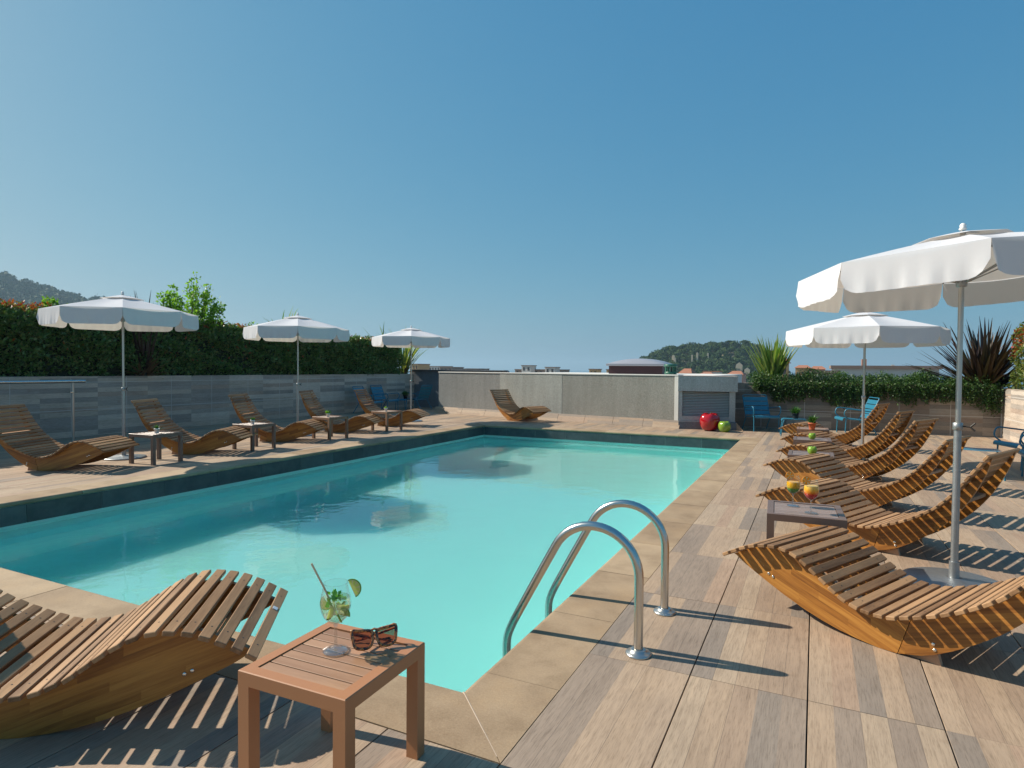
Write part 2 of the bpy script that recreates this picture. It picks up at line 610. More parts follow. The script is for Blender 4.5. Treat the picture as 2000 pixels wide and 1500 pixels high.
def woodland():
    g = NT('far_woodland')
    co = g.coord('Position')
    n = g.noise(co, .09, 3, .6)
    n2 = g.noise(co, .5, 3, .6)
    geo = g.n('ShaderNodeNewGeometry')
    f = g.math('ADD', g.math('MULTIPLY', n, .8), g.math('ADD', g.math('MULTIPLY', n2, .3), g.math('MULTIPLY', geo.outputs['Random Per Island'], .12)))
    c = g.ramp(f, [(.38, (.010, .028, .010)), (.55, (.022, .052, .014)), (.68, (.046, .082, .02)), (.8, (.075, .098, .032))])
    return g.done(g.pr(c, .8, Specular_IOR_Level=.15))


M['wood_far'] = woodland()
M['bark'] = simple('bark', (.10, .075, .055), .9, 0, .3, 9)
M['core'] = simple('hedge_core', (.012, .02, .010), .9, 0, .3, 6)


def clear_glass(name, tint=(1, 1, 1), base=.04, body=0.0):
    g = NT(name)
    lw_ = g.n('ShaderNodeLayerWeight')
    lw_.inputs[0].default_value = .5
    fac = g.math('ADD', g.math('MULTIPLY', g.math('POWER', lw_.outputs['Facing'], 3.0), .62), base)
    t = g.n('ShaderNodeBsdfTransparent')
    t.inputs[0].default_value = (*tint, 1)
    gl = g.n('ShaderNodeBsdfGlossy')
    gl.inputs['Roughness'].default_value = .02
    m = g.n('ShaderNodeMixShader')
    g.l(fac, m.inputs[0]); g.l(t.outputs[0], m.inputs[1]); g.l(gl.outputs[0], m.inputs[2])
    if body:
        d = g.n('ShaderNodeBsdfTranslucent')
        d.inputs[0].default_value = (.80, .84, .74, 1)
        m2 = g.n('ShaderNodeMixShader')
        m2.inputs[0].default_value = body
        g.l(m.outputs[0], m2.inputs[1]); g.l(d.outputs[0], m2.inputs[2])
        m = m2
    return g.done(m.outputs[0])


M['glass'] = clear_glass('clear_glass', (.97, .98, .98), .045)
M['stem_glass'] = clear_glass('stem_glass', (.93, .95, .96), .17)
M['lens'] = clear_glass('brown_lens', (.42, .24, .16), .03)
M['fizz'] = clear_glass('pale_drink', (.93, .97, .86), .02, .16)

# ------------------------------------------------------------------ ground far below, sea, terrace body
PX0, PX1, PY0, PY1 = -7.85, -1.45, 2.485, 14.48      # pool edge
CW = .40                                             # coping width
DX0, DX1, DY0, DY1 = -13.85, 3.86, -3.0, 20.0        # deck


def slab(mb, x0, x1, y0, y1, z0, z1, b=0.0):
    mb.box(((x0 + x1) / 2, (y0 + y1) / 2, (z0 + z1) / 2), (x1 - x0, y1 - y0, z1 - z0), None, b)


g = NT('city_ground')
gm = g.done(g.pr(g.mix(g.noise(g.coord('Position'), .03, 5), (.16, .14, .12), (.28, .25, .21)), .9))
mb = MB()
mb.add([(-1500, -600, -22), (700, -600, -22), (700, 900, -22), (-1500, 900, -22)], [(0, 1, 2, 3)])
tag(mb.build('ground', gm), 'pale city ground far below the roof terrace', kind='structure')

g = NT('sea_water')
n = g.noise(g.coord('Position', (.02, .05, 1)), 1, 6)
sm_ = g.done(g.pr((.015, .075, .12), .25, 0, g.bump(n, .6, 2.0)))
mb = MB()
mb.add([(-11000, -4000, -24), (9000, -4000, -24), (9000, 14000, -24), (-11000, 14000, -24)], [(0, 1, 2, 3)])
tag(mb.build('sea', sm_), 'blue sea reaching the horizon', kind='structure')

mb = MB()
slab(mb, DX0 - 1.2, DX1 + 1.2, DY0, DY1 + 3, -22.02, -2.5)
tag(mb.build('terrace_building', M['smooth_grey']), 'grey building that carries the roof terrace', 'building')

# ------------------------------------------------------------------ deck: substrate plus one object per tile
mb = MB()
E_ = CW + .002
slab(mb, DX0 - 1.2, PX0 - E_, DY0, DY1 + 3, -.25, -.021)
slab(mb, PX1 + E_, DX1 + 1.2, DY0, DY1 + 3, -.25, -.021)
slab(mb, PX0 - E_, PX1 + E_, DY0, PY0 - E_, -.25, -.021)
slab(mb, PX0 - E_, PX1 + E_, PY1 + E_, DY1 + 3, -.25, -.021)
deck = tag(mb.build('deck', M['under']), 'roof terrace floor of wood look tiles around the pool', kind='structure')

zones = [(PX1 + CW, DX1, -3.0, 17.72, TX0), (-9.5, PX1 + CW, -3.0, PY0 - CW, TX0), (DX0, PX0 - CW, 2.1, 19.9, PX0 - CW), (PX0 - CW, PX1 + CW, PY1 + CW, 17.72, TX0)]
tiles = []
for x0, x1, y0, y1, ax in zones:
    i0, i1 = math.floor((x0 - ax) / TW), math.ceil((x1 - ax) / TW)
    j0, j1 = math.floor((y0 - TY0) / TL), math.ceil((y1 - TY0) / TL)
    for i in range(i0, i1):
        for j in range(j0, j1):
            a, b = max(x0, ax + i * TW), min(x1, ax + (i + 1) * TW)
            c, d = max(y0, TY0 + j * TL), min(y1, TY0 + (j + 1) * TL)
            if b - a < .02 or d - c < .02:
                continue
            tiles.append((a + .003, b - .003, c + .0015, d - .0015))


def in_view(t):
    cx, cyy = (t[0] + t[1]) / 2, (t[2] + t[3]) / 2
    q = Vector((cx, cyy, -1.5))
    dep = q.dot(fw)
    if dep < .4: return 9e9
    sx, sy = q.dot(rt) / dep * 1219, -q.dot(up) / dep * 1219
    return dep if abs(sx) < 1120 and sy < 860 else 1e6 + dep


tiles.sort(key=in_view)
tcache = {}
far = MB()
for k, (a, b, c, d) in enumerate(tiles):
    if k < 285:
        key = (round(b - a, 3), round(d - c, 3))
        if key not in tcache:
            tcache[key] = MB().box((0, 0, -.01), (b - a, d - c, .02), None, .0012).mesh('tile', M['tile'])
        dz = random.uniform(-.0006, .0006)
        link('tile', tcache[key], deck, ((a + b) / 2, (c + d) / 2, dz), (random.uniform(-6e-4, 6e-4), random.uniform(-8e-4, 8e-4), 0))
    else:
        slab(far, a, b, c, d, -.02, 0, .0012)
tag(far.build('far_tiles', M['tile'], deck), kind='stuff')

# ------------------------------------------------------------------ pool: basin, coping stones, waterline tiles, water
WZ, FZ = -.285, -1.38
mb = MB()
x0, x1, y0, y1 = PX0 - .022, PX1 + .022, PY0 - .022, PY1 + .022
zt = -.048
mb.add([(x0, y0, zt), (x1, y0, zt), (x1, y1, zt), (x0, y1, zt), (x0, y0, FZ), (x1, y0, FZ), (x1, y1, FZ), (x0, y1, FZ)],
       [(0, 1, 5, 4), (1, 2, 6, 5), (2, 3, 7, 6), (3, 0, 4, 7), (4, 5, 6, 7)])
# ledge round the foot of the walls
for q in ((x0, x0 + .3, y0, y1), (x0 + .3, x1, y1 - .3, y1)):
    slab(mb, *q, FZ - .01, -.72, .02)
pool = tag(mb.build('pool_basin', M['liner']), 'turquoise lined rectangular swimming pool', kind='structure')


def coping_stone(poly, edge_dirs, zc=0.0):
    """stone with a bull-nosed pool edge; poly = outer a,b then inner b,a in plan"""
    (ax, ay), (bx, by), (cx, cyy), (dx, dy) = poly     # outer start, outer end, inner end, inner start
    prof = [(0.0, -.05), (0.0, 0.0), (.93, 0.0), (.965, -.003), (.99, -.012), (1.0, -.026), (.99, -.042), (.965, -.05)]
    gap = .0025
    vs = []
    for side in (0, 1):
        ox, oy, ix, iy = (ax, ay, dx, dy) if side == 0 else (bx, by, cx, cyy)
        ex, ey = bx - ax, by - ay
        L = math.hypot(ex, ey)
        sx, sy = ex / L * gap * (1 if side == 0 else -1), ey / L * gap * (1 if side == 0 else -1)
        for t, z in prof:
            vs.append((ox + (ix - ox) * t + sx, oy + (iy - oy) * t + sy, z + zc))
    n_ = len(prof)
    fs = [(i, (i + 1) % n_, n_ + (i + 1) % n_, n_ + i) for i in range(n_)]
    fs += [tuple(range(n_))[::-1], tuple(range(n_, 2 * n_))]
    return MB().add(vs, fs)


def seg_points(a, b, first, step):
    p = [a]
    t = first
    while t < b - .15:
        if t > a + .15: p.append(t)
        t += step
    p.append(b)
    return p


ox0, ox1, oy0, oy1 = PX0 - CW, PX1 + CW, PY0 - CW, PY1 + CW
stones = []
ys = seg_points(PY0, PY1, 2.688, .875)
for i in range(len(ys) - 1):          # right side then left side
    a, b = ys[i], ys[i + 1]
    oa, ob = (oy0 if i == 0 else a), (oy1 if i == len(ys) - 2 else b)
    stones.append(((ox1, oa), (ox1, ob), (PX1, b), (PX1, a)))
    stones.append(((ox0, ob), (ox0, oa), (PX0, a), (PX0, b)))
xs = seg_points(PX0, PX1, -7.15, .87)
for i in range(len(xs) - 1):
    a, b = xs[i], xs[i + 1]
    oa, ob = (ox0 if i == 0 else a), (ox1 if i == len(xs) - 2 else b)
    stones.append(((oa, oy0), (ob, oy0), (b, PY0), (a, PY0)))
    stones.append(((ob, oy1), (oa, oy1), (a, PY1), (b, PY1)))
for s_ in stones:
    coping_stone(s_, None, random.uniform(-.0012, .0012)).build('coping_stone', M['coping'], pool)
mb = MB()                              # mortar bed under and between the stones
for q in ((ox0, PX0 - .012, oy0, oy1), (PX1 + .012, ox1, oy0, oy1), (PX0, PX1, oy0, PY0 - .012), (PX0, PX1, PY1 + .012, oy1)):
    slab(mb, *q, -.049, -.005)
mb.build('mortar_bed', M['joint'], pool)
mb = MB()                              # raised mortar on the mitre at the near corner
mb.tube([(PX1 + .01, PY0 - .01, -.003), (ox1 - .03, oy0 + .03, -.004)], .0055, 6)
mb.build('mitre_mortar', M['mortar'], pool)


def waterline(a, b, fixed, axis, sgn, first):
    p = seg_points(a, b, first, .82)
    for i in range(len(p) - 1):
        L = p[i + 1] - p[i] - .004
        m = (p[i] + p[i + 1]) / 2
        if axis == 'y':
            MB().box((0, 0, 0), (.012, L, .205), None, .0015).build('waterline_tile', M['slate'], pool, (fixed + sgn * .0075, m, -.1545))
        else:
            MB().box((0, 0, 0), (L, .012, .205), None, .0015).build('waterline_tile', M['slate'], pool, (m, fixed + sgn * .0075, -.1545))
    for q in (0,):
        mb_ = MB()
        if axis == 'y': mb_.box((fixed + sgn * .0045, (a + b) / 2, -.1545), (.004, b - a, .2))
        else: mb_.box(((a + b) / 2, fixed + sgn * .0045, -.1545), (b - a, .004, .2))
        mb_.build('waterline_grout', M['grout'], pool)


waterline(y0, y1, x0, 'y', 1, 3.85)
waterline(y0, y1, x1, 'y', -1, 3.2)
waterline(x0 + .02, x1 - .02, y1, 'x', -1, -7.2)
waterline(x0 + .02, x1 - .02, y0, 'x', 1, -7.2)

mb = MB()
mb.add([(x0 + .001, y0 + .001, WZ), (x1 - .001, y0 + .001, WZ), (x1 - .001, y1 - .001, WZ), (x0 + .001, y1 - .001, WZ)], [(0, 1, 2, 3)], 0, True)
wat = tag(mb.build('water', M['water']), 'clear turquoise pool water with faint ripples', kind='structure')
# the refracted sunlight on the pool floor
try:
    sun_d.cycles.is_caustics_light = True
    wat.cycles.is_caustics_caster = True
    pool.cycles.is_caustics_receiver = True
except Exception as e:
    print('caustics', e)

# ------------------------------------------------------------------ tiled planter walls
def tiled_wall(name, label, mat, plane, fixed, thick, a, b, height, joints, rows, sgn):
    """wall body plus one object per facing tile; plane 'x' or 'y' = the axis the face looks along"""
    mb = MB()
    lo, hi = (fixed, fixed + thick) if thick > 0 else (fixed + thick, fixed)
    if plane == 'x': slab(mb, lo, hi, a, b, -.02, height - .012)
    else: slab(mb, a, b, lo, hi, -.02, height - .012)
    body = tag(mb.build(name, M['grout']), label, 'wall')
    for i in range(len(joints) - 1):
        for z0, z1 in rows:
            L, H = joints[i + 1] - joints[i] - .011, z1 - z0 - .006
            m, zc = (joints[i] + joints[i + 1]) / 2, (z0 + z1) / 2
            if plane == 'x':
                MB().box((0, 0, 0), (.012, L, H), None, .0015).build('tile', mat, body, (fixed + sgn * -.0035, m, zc))
            else:
                MB().box((0, 0, 0), (L, .012, H), None, .0015).build('tile', mat, body, (m, fixed + sgn * -.0035, zc))
    mb = MB()
    if plane == 'x': slab(mb, min(fixed + sgn * .013, fixed - sgn * .12), max(fixed + sgn * .013, fixed - sgn * .12), a, b, height - .011, height, .002)
    else: slab(mb, a, b, min(fixed + sgn * .013, fixed - sgn * .12), max(fixed + sgn * .013, fixed - sgn * .12), height - .011, height, .002)
    mb.build('coping_tile', mat, body)
    return body


LJ = [2.1, 3.2, 4.32, 5.44, 6.53, 7.62, 8.78, 9.86, 10.97, 12.1, 13.21, 14.3, 15.42, 16.55, 17.65, 18.78, 19.9]
tiled_wall('planter_wall', 'long low planter wall of grey wood look tiles under the hedge', M['wall_tile_left'], 'x', DX0, -.18, 2.1, 19.9, 1.262, LJ,
           [(.0, .555), (.56, 1.135), (1.14, 1.25)], 1)
RJ = [-2.3, -1.28, -.24, .80, 1.84, 2.88, 3.84]
tiled_wall('planter_wall', 'low tiled planter wall under the trailing green creeper', M['wall_tile_right'], 'y', 17.75, .18, -2.3, 3.86, 1.165, RJ,
           [(.0, .46), (.465, .98), (.985, 1.15)], -1)
SJ = [9.3, 10.3, 11.34, 12.38, 13.42, 14.46, 15.5, 16.54, 17.58, 17.73]
tiled_wall('planter_wall', 'sunlit tiled side wall below the red tipped hedge on the far right', M['wall_tile_left'], 'x', 3.86, .18, 9.3, 17.75, 1.13, SJ,
           [(.0, .46), (.465, .96), (.965, 1.118)], -1)
mb = MB()                                # soil in the planters
slab(mb, -15.4, DX0 - .18, 2.1, 19.9, .2, 1.15)
slab(mb, -2.3, 5.2, 17.93, 19.2, .2, 1.06)
slab(mb, 4.04, 5.2, 9.3, 17.93, .2, 1.04)
tag(mb.build('planter_soil', M['soil']), 'dark soil filling the planters behind the tiled walls', kind='stuff')

# dark recess wall behind the blue chairs
mb = MB()
slab(mb, -14.0, -9.9, 19.95, 20.15, 0, 1.40)
mb.box((-11.95, 19.94, 1.415), (4.1, .26, .03), None, .004)
mb.box((-11.95, 19.935, .07), (4.08, .025, .14), None, .004)
tag(mb.build('recess_wall', M['dark_wall']), 'dark blue grey wall in the shaded back corner', 'wall')

# ------------------------------------------------------------------ grey roughcast wall at the back
A0, A1 = Vector((-11.30, 17.66)), Vector((-3.14, 16.18))
wd = (A1 - A0).normalized()
wn_ = Vector((wd.y, -wd.x))              # towards the pool
wlen = (A1 - A0).length
rz_w = math.atan2(wd.y, wd.x)
gw = thing('parapet_wall', 'long grey roughcast parapet wall with three shades of render', 'wall', (A0.x, A0.y, 0), rz_w)


def wpart(name, mat, x0, x1, y0, y1, z0, z1, b=.0):
    mb = MB()
    slab(mb, x0, x1, y0, y1, z0, z1, b)
    return mb.build(name, mat, gw)


p1_, p2_ = .3095 * wlen, .5805 * wlen
wpart('render_panel', M['render_a'], 0, p1_, 0, .25, 0, 1.34)
wpart('render_panel', M['render_b'], p1_, p2_, -.006, .25, 0, 1.34)
wpart('render_panel', M['render_c'], p2_, wlen, -.002, .25, 0, 1.335)
wpart('end_return', M['render_a'], 0.002, .25, .25, 2.7, 0, 1.34)
wpart('wall_cap', M['white_cap'], -.02, wlen, -.02, .34, 1.341, 1.372, .004)
wpart('corner_strip', M['white_cap'], wlen - .1, wlen + .004, -.012, .2, .2, 1.334, .003)
sj = [-.12, 1.06, 2.02, 2.98, 3.94, 4.72, 5.6, 6.48, 7.36, wlen + .07]
for i in range(len(sj) - 1):             # sloped skirting tiles
    a, b = sj[i] + .004, sj[i + 1] - .004
    mb = MB()
    pr_ = [(-.115, .002), (-.012, .205), (-.001, .205), (-.001, .002)]
    vs = [(x, y, z) for x in (a, b) for y, z in pr_]
    mb.add(vs, [(0, 4, 5, 1), (1, 5, 6, 2), (3, 2, 6, 7), (0, 3, 7, 4), (0, 1, 2, 3), (4, 7, 6, 5)])
    mb.build('skirting_tile', M['skirt'], gw)

# louvred box at the right end of the wall
B0, B1 = Vector((-3.12, 16.12)), Vector((-1.73, 16.37))
bd = (B1 - B0).normalized()
bl = (B1 - B0).length
vb = thing('vent_box', 'grey boxed corner with a louvred vent grille behind the apples', 'vent box', (B0.x, B0.y, 0), math.atan2(bd.y, bd.x))


def bpart(name, mat, x0, x1, y0, y1, z0, z1, b=0.0):
    mb = MB()
    slab(mb, x0, x1, y0, y1, z0, z1, b)
    return mb.build(name, mat, vb)


bpart('frame_post', M['smooth_grey'], 0.0, .09, .03, .3, .2, .955)
bpart('frame_post', M['smooth_grey'], bl - .19, bl - .05, .03, 1.5, .2, .955)
bpart('sill', M['smooth_grey'], 0.09, bl - .19, .03, .3, .2, .33)
bpart('lintel', M['smooth_grey'], -.02, bl, -.02, 1.5, .957, 1.335, .004)
bpart('box_cap', M['box_cap'], -.025, bl + .005, -.025, 1.5, 1.337, 1.350, .003)
bpart('base_board', M['dark_wall'], 0, bl - .02, -.02, .3, 0, .195, .004)
bpart('vent_back', M['vent_shade'], .09, bl - .19, .16, .2, .33, .955)  # near-black sheet, the dark inside of the vent put into its colour
for k in range(15):
    z = .355 + k * .0405
    mb = MB()
    mb.box(((bl - .1) / 2, .09, z), (bl - .285, .042, .006), Matrix.Rotation(R(38), 3, 'X'))
    mb.build('louvre', M['louvre'], vb)
mb = MB()
mb.add([(bl - .02, -.02, .002), (bl + .14, -.10, .002), (bl + .14, 1.2, .002), (bl - .02, 1.2, .002), (bl - .02, -.02, .2), (bl - .02, 1.2, .2)],
       [(0, 1, 4), (1, 2, 5, 4), (0, 4, 5, 3), (3, 5, 2), (0, 3, 2, 1)])
mb.build('skirting_tile', M['skirt'], vb)

# roof slab and plant behind the wall
mb = MB()
slab(mb, -9.8, -2.6, 18.1, 26, 0, 1.30)
slab(mb, -9.9, -2.6, 18.1, 26.1, 1.30, 1.345, .01)
tag(mb.build('low_roof', M['white_cap']), 'pale flat roof behind the grey parapet wall', 'roof')
t = thing('roof_skylight', 'grey domed skylight on a dark maroon base behind the wall', 'skylight', (-5.25, 20.6, 1.34))
mb = MB(); slab(mb, -.88, .88, -.7, .7, 0, .27); mb.build('base', M['maroon'], t)
mb = MB(); slab(mb, -.96, .96, -.78, .78, .27, .335, .01); mb.build('rim', M['dome'], t)
grid = [[(x * .96, y * .78, .336 + .185 * max(0, (1 - x * x) * (1 - y ** 4)) ** .75) for x in np.linspace(-1, 1, 17)] for y in np.linspace(-1, 1, 13)]
MB().sheet(grid).build('dome', M['dome'], t)
t = thing('roof_vent', 'round dark green roof vent beside the skylight', 'roof vent', (-3.97, 19.2, 1.34))
mb = MB(); mb.lathe([(.15, 0), (.18, .02), (.18, .08), (.16, .1)], 20); mb.build('base', M['vent_green'], t)
mb = MB()
for k in range(8): mb.box((.155 * math.cos(k * .785), .155 * math.sin(k * .785), .17), (.04, .04, .15), Matrix.Rotation(k * .785, 3, 'Z'))
mb.build('louvre_posts', M['vent_green'], t)
mb = MB(); mb.lathe([(.19, .24), (.2, .25), (.2, .3), (.18, .325), (.0, .335)], 20); mb.build('cap', M['vent_green'], t)

# ------------------------------------------------------------------ leaf clouds
def leaves(name, mats, centers, size, parent=None, asp=.5, up_bias=0.0, seed=1, mi=None, outward=None, jit=.35, kind=None, face_out=False):
    """one mesh of kite-shaped leaves; every leaf its own island"""
    r_ = np.random.default_rng(seed)
    c = np.asarray(centers, np.float32)
    n_ = len(c)
    d = r_.normal(size=(n_, 3))
    if outward is not None: d = d * .8 + np.asarray(outward)
    d[:, 2] += up_bias
    d /= np.linalg.norm(d, axis=1)[:, None]
    e = r_.normal(size=(n_, 3))
    e -= d * (e * d).sum(1)[:, None]
    e /= np.linalg.norm(e, axis=1)[:, None]
    nrm = np.cross(d, e)
    if face_out:
        d, nrm = nrm, d
    L = (np.asarray(size) * (1 + r_.uniform(-jit, jit, n_)))[:, None]
    Wd = L * asp
    v = np.empty((n_, 4, 3), np.float32)
    v[:, 0] = c
    v[:, 1] = c + d * L * .5 + e * Wd * .5 + nrm * L * .08
    v[:, 2] = c + d * L
    v[:, 3] = c + d * L * .5 - e * Wd * .5 + nrm * L * .08
    me = bpy.data.meshes.new(name)
    me.vertices.add(n_ * 4)
    me.vertices.foreach_set("co", v.ravel())
    me.loops.add(n_ * 4)
    me.loops.foreach_set("vertex_index", np.arange(n_ * 4, dtype=np.int32))
    me.polygons.add(n_)
    me.polygons.foreach_set("loop_start", np.arange(0, n_ * 4, 4, dtype=np.int32))
    for m in (mats if isinstance(mats, list) else [mats]):
        me.materials.append(m)
    if mi is not None:
        me.polygons.foreach_set("material_index", np.asarray(mi, np.int32))
    me.update()
    o = link(name, me, parent)
    if kind: o['kind'] = kind
    return o


def vnoise(x, seed, f=1.0):
    """smooth 1-D noise"""
    r_ = np.random.default_rng(seed)
    tab = r_.uniform(-1, 1, 512)
    x = np.asarray(x) * f + 100
    i = np.floor(x).astype(int)
    t = x - i
    t = t * t * (3 - 2 * t)
    return tab[i % 512] * (1 - t) + tab[(i + 1) % 512] * t


def hedge_top(y):
    return np.interp(y, [2, 6.5, 8.5, 12.3, 18.2, 19.6], [2.66, 2.62, 2.60, 2.50, 2.46, 2.40]) + .05 * vnoise(y, 3, 1.7) + .035 * vnoise(y, 4, 5.3)


hd = thing('hedge', 'long dark green hedge with red tips behind the left loungers', 'hedge', (-14.5, 11, 1.2))
N = 46000
y = rng.uniform(2.1, 19.3, N)
z = 1.22 + (hedge_top(y) - 1.22) * rng.uniform(0, 1, N) ** .85
x = -13.98 + .09 * vnoise(y, 7, 2.3) + .09 * vnoise(z * 4.1 + y * 1.3, 8, 1.6) + .05 * vnoise(y * 3.7 - z * 5, 9, 1.4) - np.abs(rng.normal(0, .10, N)) - .25 * np.clip((z - hedge_top(y) + .25) / .25, 0, 1) ** 2
top_n = 16000
yt = rng.uniform(2.1, 19.3, top_n)
xt = rng.uniform(-15.1, -14.05, top_n)
ztp = hedge_top(yt) + rng.normal(0, .05, top_n) - .04
cen = np.stack([np.r_[x, xt], np.r_[y, yt], np.r_[z, ztp]], 1) - np.array([-14.5, 11, 1.2])
lv = leaves('foliage', M['hedge'], cen, .085, hd, .5, .15, 11, None, np.tile([.7, 0, .25], (len(cen), 1)))
# sparse taller shoots along the top, red in places
sh, tips = [], []
for k in range(520):
    yy = rng.uniform(2.3, 19.3)
    redness = np.interp(yy, [4, 7.0, 8.0, 9, 11.6, 12.2, 13.5, 14.5, 17.2, 18.0, 19], [1, 1, .5, .1, .2, 1, .9, .1, .1, .8, .6])
    xx, z0_ = rng.uniform(-14.5, -14.02), hedge_top(yy) - .08
    hgt = rng.uniform(.05, .22)
    lst = tips if rng.uniform() < redness else sh
    for q in range(rng.integers(8, 16)):
        f_ = rng.uniform(.2, 1)
        lst.append((xx + rng.normal(0, .03), yy + rng.normal(0, .035), z0_ + hgt * f_))
for k in range(900):                      # red leaves scattered lower in the face
    yy = rng.uniform(2.3, 19)
    if rng.uniform() < .25:
        tips.append((-13.98, yy, rng.uniform(1.6, 2.5)))
leaves('green_shoots', M['hedge'], np.array(sh) - np.array([-14.5, 11, 1.2]), .08, hd, .45, .6, 12)
leaves('red_shoots', M['hedge_red'], np.array(tips) - np.array([-14.5, 11, 1.2]), .085, hd, .42, .7, 13)
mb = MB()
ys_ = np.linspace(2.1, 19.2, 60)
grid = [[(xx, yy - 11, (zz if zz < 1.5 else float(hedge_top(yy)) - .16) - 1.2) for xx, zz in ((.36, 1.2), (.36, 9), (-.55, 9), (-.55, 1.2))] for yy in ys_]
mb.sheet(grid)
mb.build('filler_core', M['core'], hd)  # dark filler block added inside the leaves against see-through


def shoot_bush(name, label, base, stems, parent_mat, seed, lsize=.075, spread=.5, hmin=.6, hmax=1.3, per=70, cat='shrub', lean=(0, 0)):
    r_ = np.random.default_rng(seed)
    t = thing(name, label, cat, base)
    mb, cs = MB(), []
    for k in range(stems):
        a = r_.uniform(0, 6.28)
        d_ = r_.uniform(0, 1) ** .6
        px, py = spread * d_ * math.cos(a), spread * 1.6 * d_ * math.sin(a)
        h_ = (hmax - (hmax - hmin) * d_ ** 1.5) * r_.uniform(.8, 1.05)
        p0, p1 = Vector((px * .25, py * .25, 0)), Vector((px + lean[0] * h_, py + lean[1] * h_, h_))
        mid = (p0 + p1) / 2 + Vector((px * .15, py * .15, h_ * .06))
        pts = [p0.lerp(mid, q) if q < 1 else mid for q in (0, .5, 1)] + [mid.lerp(p1, q) for q in (.5, 1)]
        mb.tube(pts, [.012, .01, .008, .005, .002], 5)
        for q in range(per):
            f_ = r_.uniform(.12, 1.0) ** .8
            c_ = (p0.lerp(mid, f_ * 2) if f_ < .5 else mid.lerp(p1, f_ * 2 - 1))
            wv = .075 * (1.15 - f_)+.02
            cs.append((c_.x + r_.normal(0, wv), c_.y + r_.normal(0, wv), c_.z + r_.normal(0, .02)))
    mb.build('stems', M['bark'], t)
    leaves('foliage', parent_mat, cs, lsize, t, .62, .35, seed + 1)
    return t


shoot_bush('lime_shrub', 'tall loose lime green shrub rising out of the hedge', (-14.45, 10.85, 2.2), 38, M['lime'], 21, .085, .62, .75, 1.72, 75)
shoot_bush('lime_shoot', 'single pale green shoot above the hedge beside the nearest parasol on the left', (-14.3, 7.42, 2.3), 3, M['lime'], 23, .075, .06, .6, .86, 60, 'shrub', (.05, .12))
shoot_bush('lime_shoot', 'small pale green shoot on the hedge left of the second parasol', (-14.3, 12.6, 2.38), 3, M['lime'], 25, .07, .12, .25, .42, 26)


def flax(name, label, base, n_, length, wid, mat, seed, spread=1.0, az=(0, 6.283), dead=0, droop=.35, tilt=(.08, .95)):
    r_ = np.random.default_rng(seed)
    t = thing(name, label, 'plant', base)
    mb = MB()
    db = MB()
    for k in range(n_ + dead):
        a = r_.uniform(*az)
        L = length * r_.uniform(.6, 1.08)
        th = r_.uniform(*tilt) * spread
        isd = k >= n_
        if isd: th, L = r_.uniform(.35, 1.35), length * r_.uniform(.18, .42)
        dr = Vector((math.cos(a), math.sin(a), 0))
        sd = Vector((-math.sin(a), math.cos(a), 0))
        p = Vector((r_.normal(0, .07), r_.normal(0, .07), 0))
        rows = []
        segs = 8
        w0 = wid * r_.uniform(.7, 1.15)
        for q in range(segs + 1):
            f_ = q / segs
            ang = th + (droop * f_ ** 2 * r_.uniform(.5, 1.3) if not isd else .5 * f_)
            if q: p = p + (dr * math.sin(ang) + Vector((0, 0, math.cos(ang)))) * (L / segs)
            ww = w0 * (min(1, .55 + f_ * 1.6) if f_ < .45 else max(.02, (1 - f_) / .55) ** .7) * .5
            nup = (dr * -math.cos(ang) + Vector((0, 0, math.sin(ang))))
            rows.append([p - sd * ww + nup * ww * .45, p, p + sd * ww + nup * ww * .45])
        (db if isd else mb).sheet(rows, 0, True)
    mb.build('blades', mat, t)
    if dead: db.build('dead_blades', M['dead_leaf'], t)
    return t


flax('flax_plant', 'clump of upright yellow green flax at the end of the grey wall', (-1.05, 18.15, 1.05), 130, 1.42, .08, M['flax_green'], 31, .56, dead=4, droop=.16)
flax('flax_plant', 'big dark bronze flax fanning out behind the creeper on the right', (3.6, 18.3, 1.0), 230, 1.75, .085, M['flax_bronze'], 32, 1.0, dead=6, droop=.12, tilt=(.05, 1.3))
flax('flax_plant', 'dark flax with dead hanging leaves in the hedge beside the nearest parasol on the left', (-14.02, 9.3, 1.24), 34, 2.0, .07, M['flax_bronze'], 33, .36, dead=60, droop=.15)
flax('flax_plant', 'thin flax blades sticking up behind the second parasol on the left', (-14.35, 13.9, 2.2), 16, 1.15, .06, M['flax_green'], 34, .75, droop=.5)
flax('flax_plant', 'flax clump spreading at the far end of the long hedge', (-14.1, 19.55, 1.25), 55, 1.9, .07, M['flax_green'], 35, .8, dead=14, droop=.3)
flax('flax_plant', 'few slender flax blades above the hedge left of the third parasol', (-14.3, 18.6, 2.1), 10, 1.05, .05, M['flax_green'], 36, .6, droop=.3)

